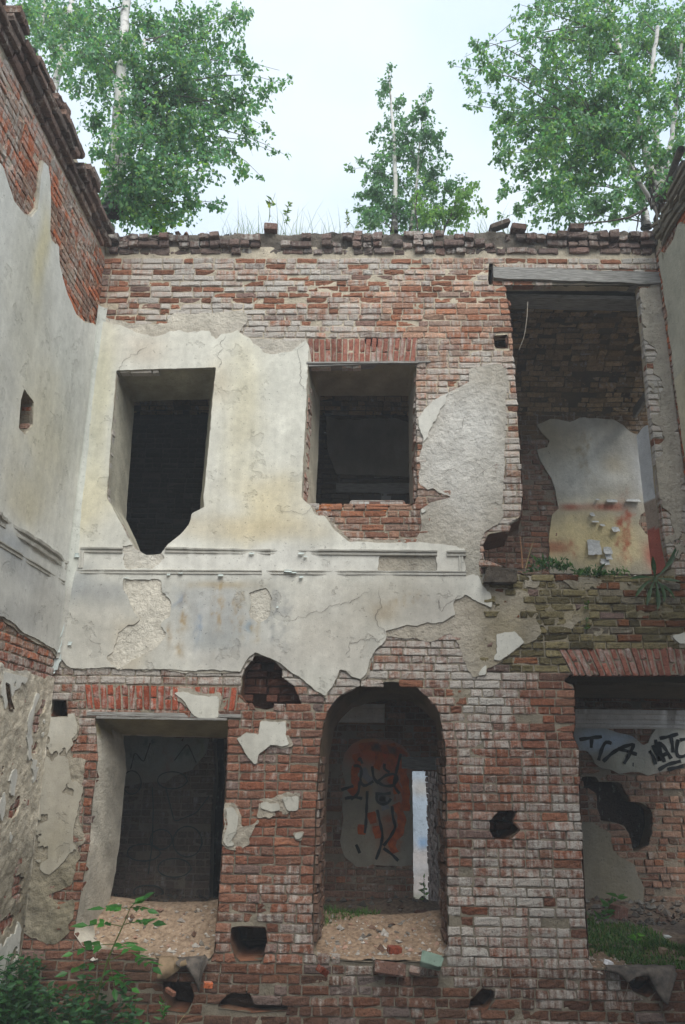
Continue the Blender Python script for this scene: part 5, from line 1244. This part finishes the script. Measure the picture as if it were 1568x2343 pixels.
# ---- tangle of roots hanging over the right corner
rt = thing('root_tangle', 'dark twisted roots hanging over the broken cornice at the right corner', 'roots', tuple(at(1520,470,-.1)))
r_ = np.random.default_rng(9); prt = []
for k in range(34):
    x0 = r_.uniform(1478, 1570); a = at(x0, 468-.35*(x0-1478)+r_.uniform(-8, 10), r_.uniform(-.25, .3))
    ln = r_.uniform(.15, .7); q = [a]; d = np.array([r_.uniform(-.5, .6), r_.uniform(-1., -.1), r_.uniform(-.5, .5)])
    for s in range(9): d = unit(d+r_.normal(0, .35, 3)+np.array([.05, -.05, -.18])); q.append(q[-1]+d*ln/9)
    prt.append(tube(q, np.linspace(r_.uniform(.006, .03), .003, 10), 6))
for pts, rr in (([(1478,478,.1),(1440,497,.0),(1390,506,-.02),(1320,512,.02)], .018), ([(1568,370,-.7),(1530,430,-.4),(1512,470,-.2),(1500,500,-.1),(1503,560,-.06)], .045), ([(1568,400,-.8),(1540,450,-.5),(1524,500,-.25)], .05), ([(1560,340,-.8),(1535,400,-.4),(1510,455,.0)], .05)):
    prt.append(tube([at(*p) for p in pts], np.linspace(rr, rr*.4, len(pts)), 7))
V, f = join(prt); mesh('roots', V, f, MDARKBARK, rt, None, True)
# ---- grass
def blades(name, label, n, place, h0, h1, wd, pal, seed, lean=.35, dry=None):
    r = np.random.default_rng(seed); P = np.array([place(r) for _ in range(n)]); h = (h0+(h1-h0)*r.random(n)**2)[:, None]
    a = r.random(n)*6.28; d = np.stack([np.cos(a), np.sin(a), 0*a], 1); s = np.stack([-np.sin(a), np.cos(a), 0*a], 1); ln = lean*(.3+r.random((n, 1)))
    up = np.array([0, 0, 1.]); rows = []
    for t, w_ in ((0, 1.), (.4, .8), (.75, .45), (1., .05)):
        c = P+up*h*t*(1-.25*ln*t)+d*h*ln*t*t; rows += [c+s*wd*w_*.5, c-s*wd*w_*.5]
    V = np.stack(rows, 1).reshape(-1, 3); k = np.arange(n)[:, None]*8
    f = np.concatenate([k+np.array([[2*i, 2*i+1, 2*i+3, 2*i+2]]) for i in range(3)])
    o = mesh(name, V, f, ML, None, lcol(n, r, pal, 8)); o['kind'] = 'stuff'; o['label'] = label; return o
GP = [S(104,128,74), S(120,138,84), S(92,118,66), S(140,142,96)]
def topg(segs):
    def p(r):
        a, b, n_ = segs[r.integers(len(segs))]; x = r.uniform(a, b); q = at(x, 515, .05+.5*r.random()); return np.array([q[0], q[1], 7.74+.06*r.random()])
    return p
blades('grass', 'thin dry grass along the wall top left of centre', 420, topg([(505,850,1),(520,700,1)]), .12, .62, .007, GP, 501, .5)
blades('grass', 'low turf fringing the wall top', 1500, topg([(270,1480,1)]), .04, .16, .009, GP+[S(96,110,66)], 506, .8)
blades('grass', 'thin grass along the wall top around the middle birch', 420, topg([(830,1180,1),(1080,1180,1)]), .1, .5, .007, GP, 502, .5)
blades('grass', 'sparse grass at the wall top under the right birches', 220, topg([(1180,1480,1)]), .08, .3, .007, GP, 503, .5)
def weed(name, label, pos, h, seed, pal, n=14, lf=.05, group=None, lean=(0, 0)):
    r = np.random.default_rng(seed); t = thing(name, label, 'weed', pos, group); p0 = np.array(pos)
    q = [p0+np.array([lean[0]*s*s, lean[1]*s*s, h*s])+r.normal(0, .006, 3) for s in np.linspace(0, 1, 8)]
    V, f = tube(q, np.linspace(.005, .002, 8), 4); mesh('stem', V, f, ML, t, np.append(pal[0], 1.))
    ix = r.random(n)*6.5+.4; q = np.array(q); i0_ = ix.astype(int); P = q[i0_]+(q[np.minimum(i0_+1, 7)]-q[i0_])*(ix-i0_)[:, None]
    A = r.normal(0, 1, (n, 3))*np.array([1, 1, .3])+np.array([0, 0, .35]); V, f = leaves(P, A, lf*(.6+.7*r.random(n)), r, .42)
    mesh('foliage', V, f, ML, t, lcol(n, r, pal)); return t
weed('weed', 'tall feathery weed upright on the wall top, left of centre', tuple(at(655,512,.1)), .34, 601, GP, 46, .05, None, (.03, 0))
weed('weed', 'stiff dark grass stalk on the wall top beside the loose brick', tuple(at(615,505,.05)), .42, 602, GP, 10, .10, None, (.06, 0))
weed('weed', 'small feathery weed on the wall top just left of the middle birch', tuple(at(795,520,.1)), .26, 603, GP, 26, .045)
GG = [S(66,106,46), S(80,120,54), S(56,92,42), S(96,126,66), S(116,118,76)]
def floorg(poly, zf):
    P = np.array(poly, float); lo = P.min(0); hi = P.max(0)
    def p(r):
        for _ in range(60):
            x = r.uniform(lo[0], hi[0]); y = r.uniform(lo[1], hi[1])
            if sdf(P, np.array([x]), np.array([y]))[0]+.4*0 > r.random()**3*6-3: break
        q = onz(x, y, zf, 0.); return np.array(q)
    return p
z3f = lambda x, y: h3(x, y)*(y < 1.2)+fz(x, y)*(y >= 1.2)
blades('grass', 'low green ground cover in the lower right opening', 5200, floorg(z8((1120,700),(1180,760),(1300,760),(1420,790),(1500,850),(1640,880),(1640,1000),(1500,950),(1350,950),(1230,910),(1130,880),(1115,790)), z3f), .025, .085, .012, GG, 504, .9)
def crest(r):
    x = -.36+.62*r.random()**1.7; y = .9-.5*r.random()**1.6*(1-(x+.36)/.7)+.1*r.random(); return np.array([x, y, float(h2(np.array(x), np.array(y)))])
blades('grass', 'patch of bright grass at the back left of the arch floor', 900, crest, .015, .09, .010, GG+[S(88,140,56)], 505, 1.1)
# ---- leafy plants
def compound(P0, d, ln, n, lf, r, up=np.array([0, 0, 1.])):
    """a pinnate leaf: rachis and paired leaflets"""
    d = unit(np.array(d, float)); side = unit(np.cross(d, up)); s = np.linspace(0, 1, 7)[:, None]
    R = P0+d*ln*s+np.array([0, 0, -1.])*ln*.22*s**2
    parts = [tube(R, np.linspace(.004, .0018, 7), 4)]; pos = []; ax = []
    for k in range(n):
        t = .35+.6*k/n; i = t*6; i0_ = int(i); p = R[i0_]+(R[min(6, i0_+1)]-R[i0_])*(i-i0_)
        for sg in (-1, 1): pos.append(p); ax.append(side*sg+d*.55+np.array([0, 0, -.15])+r.normal(0, .1, 3))
    pos.append(R[-1]); ax.append(d+np.array([0, 0, -.3]))
    return parts, pos, ax
sap = thing('elder_sapling', 'young sapling with pinnate leaves before the lower left window sill', 'sapling', tuple(at(190,2342,-.45)))
r_ = np.random.default_rng(77); st = []; pos = []; ax = []
def stem_px(pts, ra): 
    Q = np.array([at(*p) for p in pts]); s = np.linspace(0, len(Q)-1, 16); Q = np.stack([np.interp(s, np.arange(len(Q)), Q[:, k]) for k in range(3)], 1); st.append(tube(Q, np.linspace(ra, .003, 16), 6)); return Q
stem_px([(190,2400,-.45),(245,2200,-.42),(262,2160,-.42),(285,2110,-.42),(299,2075,-.42)], .011)
stem_px([(245,2200,-.42),(290,2180,-.4),(330,2178,-.4)], .005)
for (x, y, dx, dz, ln, n, lf) in [(297,2080,-.9,.25,.22,3,.05),(297,2078,.5,.5,.16,3,.045),(297,2076,1.,.1,.16,2,.06),(280,2120,-1.,.3,.30,3,.075),(285,2115,1.,.35,.30,3,.085),(262,2160,-1.,.1,.34,3,.10),(265,2158,1.,.25,.34,3,.10),(300,2180,1.,-.1,.26,3,.105),(245,2205,-.9,.1,.32,3,.10),(250,2200,.3,-.4,.2,2,.09),(235,2230,1.,.05,.34,3,.10),(225,2250,-1.,.1,.34,3,.10)]:
    p0 = at(x, y, -.42); a, b, c = compound(p0, (dx, -.35+.3*r_.normal(), dz), ln, n, lf, r_); st += a; pos += b; ax += c
    LS = lf
for q_, (V, f) in enumerate(st): mesh('stem' if q_ < 2 else 'leaf_stalk', V, f, ML, sap, np.append(S(104,116,66), 1.), True)
pos = np.array(pos); V, f = leaves(pos, np.array(ax), .135*(.7+.5*r_.random(len(pos))), r_, .5, .06, np.array([0, -.5, 1.])); mesh('foliage', V, f, ML, sap, lcol(len(pos), r_, [S(64,124,56), S(74,136,60), S(58,112,54)]))
# nettle like undergrowth filling the lower left corner
r_ = np.random.default_rng(78); st = []; pos = []; ax = []; sz = []
for k in range(105):
    x = r_.uniform(-15, 350)*(.6+.4*r_.random()); top = 2150+.26*x+150*r_.random()**.8+(50 if 100 < x < 190 else 0); Y = -.12-.9*r_.random(); tp = at(x, top, Y); base = np.array([tp[0]+r_.normal(0, .06), tp[1]+r_.normal(0, .05), -1.0])
    m = max(3, int((tp[2]-base[2])/.075)); s = np.linspace(0, 1, 6)[:, None]; Q = base+(tp-base)*s+np.array([.05, 0, 0])*np.sin(s*3)*r_.normal(); st.append(tube(Q, np.linspace(.005, .002, 6), 4))
    for i in range(m):
        t = .25+.75*i/m; p = base+(tp-base)*t; a0 = r_.random()*6.28
        for j in range(3): a = a0+j*2.1; pos.append(p+r_.normal(0, .012, 3)); ax.append((math.cos(a), math.sin(a), .1+r_.normal(0, .3))); sz.append(.125*(1-.45*t)*(.7+.5*r_.random()))
v0 = sum(len(a[0]) for a in st); V1_, f1 = join(st); pos = np.array(pos); V2_, f2 = leaves(pos, np.array(ax), np.array(sz), r_, .55, .08, np.array([0, -.3, 1.]))
V, f = join([(V1_, f1), (V2_, [list(x) for x in f2])])
c = np.vstack([np.tile(np.append(S(70,96,48), 1.), (len(V1_), 1)), lcol(len(pos), r_, [S(46,88,54), S(54,98,56), S(40,78,48), S(66,112,62)])])
o = mesh('undergrowth', V, f, ML, None, c); o['kind'] = 'stuff'; o['label'] = 'nettles and leafy undergrowth filling the lower left corner'
# rosette weed over the right ledge, strap leaves
def strap(pts, wd, r):
    Q = np.array(pts, float); s = np.linspace(0, len(Q)-1, 12); Q = np.stack([np.interp(s, np.arange(len(Q)), Q[:, k]) for k in range(3)], 1)
    for _ in range(2): Q[1:-1] = (Q[:-2]+2*Q[1:-1]+Q[2:])/4
    t = np.gradient(Q, axis=0); sd = unit(np.cross(t, np.array([0, -1., .4]))); u_ = np.linspace(0, 1, 12); w_ = wd*np.interp(u_, [0, .15, .55, .8, 1], [.18, .3, 1, .8, .05])*(1+.15*np.sin(u_*30))
    nrm = unit(np.cross(sd, t)); V = np.stack([Q+sd*w_[:, None]*.5, Q-nrm*w_[:, None]*.12, Q-sd*w_[:, None]*.5], 1).reshape(-1, 3)
    f = [[i*3+k, i*3+k+1, i*3+k+4, i*3+k+3] for i in range(11) for k in range(2)]; return V, f
ros = thing('rosette_weed', 'large dandelion like weed drooping over the ledge of the upper right opening', 'weed', tuple(at(1500,1322,-.03)))
r_ = np.random.default_rng(79); prt = []
for tgt, Ye, wd in [([(1497,1300),(1494,1272)], -.08, .075), ([(1525,1300),(1548,1262),(1556,1232)], .0, .07), ([(1470,1318),(1440,1324)], -.12, .05), ([(1480,1332),(1462,1352),(1455,1366)], -.12, .05), ([(1490,1345),(1484,1368),(1480,1386)], -.12, .055), ([(1505,1348),(1508,1375),(1505,1396)], -.13, .06), ([(1515,1340),(1522,1362),(1520,1378)], -.12, .05), ([(1530,1325),(1560,1330)], -.1, .05), ([(1510,1335),(1535,1350),(1545,1372)], -.1, .045)]:
    pts = [at(1500,1322,-.03)]+[at(x, y, -.03+(Ye+.03)*(k+1)/len(tgt)) for k, (x, y) in enumerate(tgt)]; prt.append(strap(pts, wd*.72, r_))
V, f = join(prt); mesh('foliage', V, f, ML, ros, lcol(len(V), r_, [S(50,84,46), S(60,92,54), S(56,86,58)], 1), True)
def clump(label, px, n, wx, h, seed, pal, lf, Y=.12):
    r = np.random.default_rng(seed); p = at(*px, Y); t = thing('ledge_weed', label, 'weed', tuple(p), 'weeds on the ledge'); st = []; pos = []; ax = []
    for k in range(n):
        b = p+np.array([r.uniform(-wx, wx), r.uniform(-.1, .12), 0]); d = unit(np.array([r.normal(0, .6), r.normal(-.2, .5), .9])); L_ = h*(.4+.7*r.random()); s = np.linspace(0, 1, 6)[:, None]
        Q = b+d*L_*s+np.array([0, 0, -1.])*L_*.45*s**2; st.append(tube(Q, np.linspace(.003, .0012, 6), 3))
        for i in range(7): q = Q[min(5, 1+i*5//7)]+r.normal(0, .008, 3); pos.append(q); ax.append(d+r.normal(0, .7, 3))
    for V, f in st: mesh('stem', V, f, ML, t, np.append(pal[0], 1.))
    pos = np.array(pos); V, f = leaves(pos, np.array(ax), lf*(.6+.8*r.random(len(pos))), r, .4); mesh('foliage', V, f, ML, t, lcol(len(pos), r, pal))
DG = [S(70,104,62), S(84,116,72), S(60,94,56)]
clump('leafy dark weed clump at the left end of the upper right ledge', (1258,1305), 26, .20, .22, 701, DG, .06)
clump('ferny weed clump hanging at the middle of the upper right ledge', (1340,1318), 24, .20, .17, 702, DG, .05, .0)
clump('small weed clump right of the ferny one on the ledge', (1395,1318), 12, .10, .14, 703, DG, .045, .05)
clump('single pale weed sprig on the ledge before the painted wall', (1430,1312), 5, .06, .16, 704, [S(120,150,96), S(110,142,90)], .035, .2)
weed('wall_weed', 'tiny green weed growing from the mossy brick face below the ledge', tuple(at(1346,1395,-.03)), .10, 705, GG, 6, .06, None, (0, -.03))
weed('wall_weed', 'small weed tuft lower down the mossy brick face', tuple(at(1346,1440,-.03)), .10, 706, GG, 10, .05, None, (-.03, -.04))
weed('floor_weed', 'broad leaved weed beside the pillar in the lower right opening', onz(1380,2110,z3f,0.), .26, 707, [S(70,112,58), S(80,124,64)], 16, .12, None, (.2, 0))
weed('floor_weed', 'pale nettle sprig standing in the grass of the lower right opening', onz(1460,2180,h3,0.), .12, 708, [S(110,160,70), S(98,150,64)], 10, .07)
weed('floor_weed', 'small green weed at the foot of the bright gap beyond the arch', (at(972,2080,2.3)[0], 2.3, fz(np.array(.9), np.array(2.3))+0.), .26, 709, [S(84,128,64), S(96,140,70)], 22, .07)
weed('floor_weed', 'small leafy weed at the bottom edge below the felt flaps', tuple(at(375,2330,-.2)), .14, 710, [S(90,146,74), S(76,130,66)], 16, .075)
# dry stalks and hanging roots
def stalk(label, pts, ra, col, cat='dry stalk', name='dry_stalk'):
    Q = np.array([at(*p) for p in pts]); s = np.linspace(0, len(Q)-1, 20); Q = np.stack([np.interp(s, np.arange(len(Q)), Q[:, k]) for k in range(3)], 1)
    for _ in range(3): Q[1:-1] = (Q[:-2]+2*Q[1:-1]+Q[2:])/4
    V, f = tube(Q, np.linspace(ra, ra*.4, 20), 5); o = mesh(name, V, f, MSTONE, None, np.append(col/.45, 1.), True); tag(o, label, cat)
stalk('thin pale root hanging from the beam into the dark opening', [(1208,690,.1),(1206,730,.1),(1200,770,.1),(1188,800,.1)], .006, S(150,146,138), 'root', 'hanging_root')
stalk('short pale root hanging at the right side of the dark opening', [(1475,768,.05),(1466,790,.05),(1450,803,.05)], .005, S(140,134,120), 'root', 'hanging_root')
stalk('brown dry stalk standing at the left end of the upper right ledge', [(1196,1300,.05),(1194,1260,.05),(1190,1225,.05)], .010, S(140,108,84))
stalk('pale dry stalk crossing the brown one on the ledge', [(1203,1300,.05),(1212,1265,.02),(1222,1235,0.)], .006, S(158,146,110))
stalk('pale wire loop hanging off the lower right sill', [(1432,2210,-.06),(1440,2230,-.1),(1437,2260,-.1),(1424,2292,-.06)], .004, S(150,146,140), 'wire', 'wire_loop')
stalk('bent dry grass stem rising at the bottom edge below the felt', [(406,2345,-.3),(420,2325,-.3),(438,2310,-.3)], .004, S(140,138,104))
# leaning white plank in the upper right room
V_ = [at(1476,800,.9), at(1484,890,.9), at(1440,945,1.6), at(1425,950,1.6)]
ob = board('leaning_plank', (0, 0), (1., 0), .12, -.02, .02, MWOOD, None, 12)
a = Vector(at(1497,880,.85)); b_ = Vector(at(1452,945,2.45)); dv = (b_-a)
ob.location = a; ob.rotation_euler = dv.to_track_quat('X', 'Z').to_euler(); ob.scale = (dv.length, 1, 1)
tag(ob, 'pale plank leaning across the dark upper right corner', 'plank')
# moss lump in the broken corner left of the ledge
block('soil_lump', 'black soil lump lodged in the broken wall left of the ledge', 'soil', tuple(at(1142,1318,-.03)), (.34, .2, .17), (.1, 0, .1), np.array([.02, .018, .015]), MEARTH, seed=30, rough=.5)
# white plastered cheek inside the upper right opening, lit through it
ca = at(1468,1100,.74); cb = at(1530,1100,.32); cc_ = cb-ca; cl_ = float(np.hypot(cc_[0], cc_[1]))
CH = Frame((ca[0], ca[1], 0), (cc_[0]/cl_, cc_[1]/cl_, 0), (cc_[1]/cl_, -cc_[0]/cl_, 0))
ck = thing('wall_cheek', 'white plastered cheek wall at the right inside the upper right opening', 'wall', (float(ca[0]), float(ca[1]), 3.5))
ccf = blobs(S(222,224,224), [], lambda x, y: (0, 0))
sheet('plaster', CH, 0, cl_, 3.5, 5.62, .03, lambda u, v: 5.5+.08*fbm(u, v, 6, 3, 130)-v, lambda u, v: .01*fbm(u, v, 3, 3, 131), lambda u, v: np.hstack([np.where((v < 4.25+.1*fbm(u, v, 5, 3, 132))[:, None], S(190,108,92), np.where((v < 4.62+.06*fbm(u, v, 7, 3, 133))[:, None], S(176,158,142), S(222,224,224))), .3*np.ones((len(u), 1))]), .12, MP, ck)

# ---- thin haze volume, added to imitate lens glare
V, f = box(-60, 60, -40, 40, -2.2, 16)
MH = bpy.data.materials.new('veil'); MH.use_nodes = True; MH.node_tree.nodes.clear()
pv = MH.node_tree.nodes.new('ShaderNodeVolumePrincipled'); pv.inputs['Color'].default_value = (.86, .93, 1, 1); pv.inputs['Density'].default_value = .006; pv.inputs['Anisotropy'].default_value = 0.
mo = MH.node_tree.nodes.new('ShaderNodeOutputMaterial'); MH.node_tree.links.new(pv.outputs[0], mo.inputs['Volume'])
hz = mesh('veil', V, f, MH); tag(hz, 'thin pale haze volume added to imitate lens glare', kind='stuff')
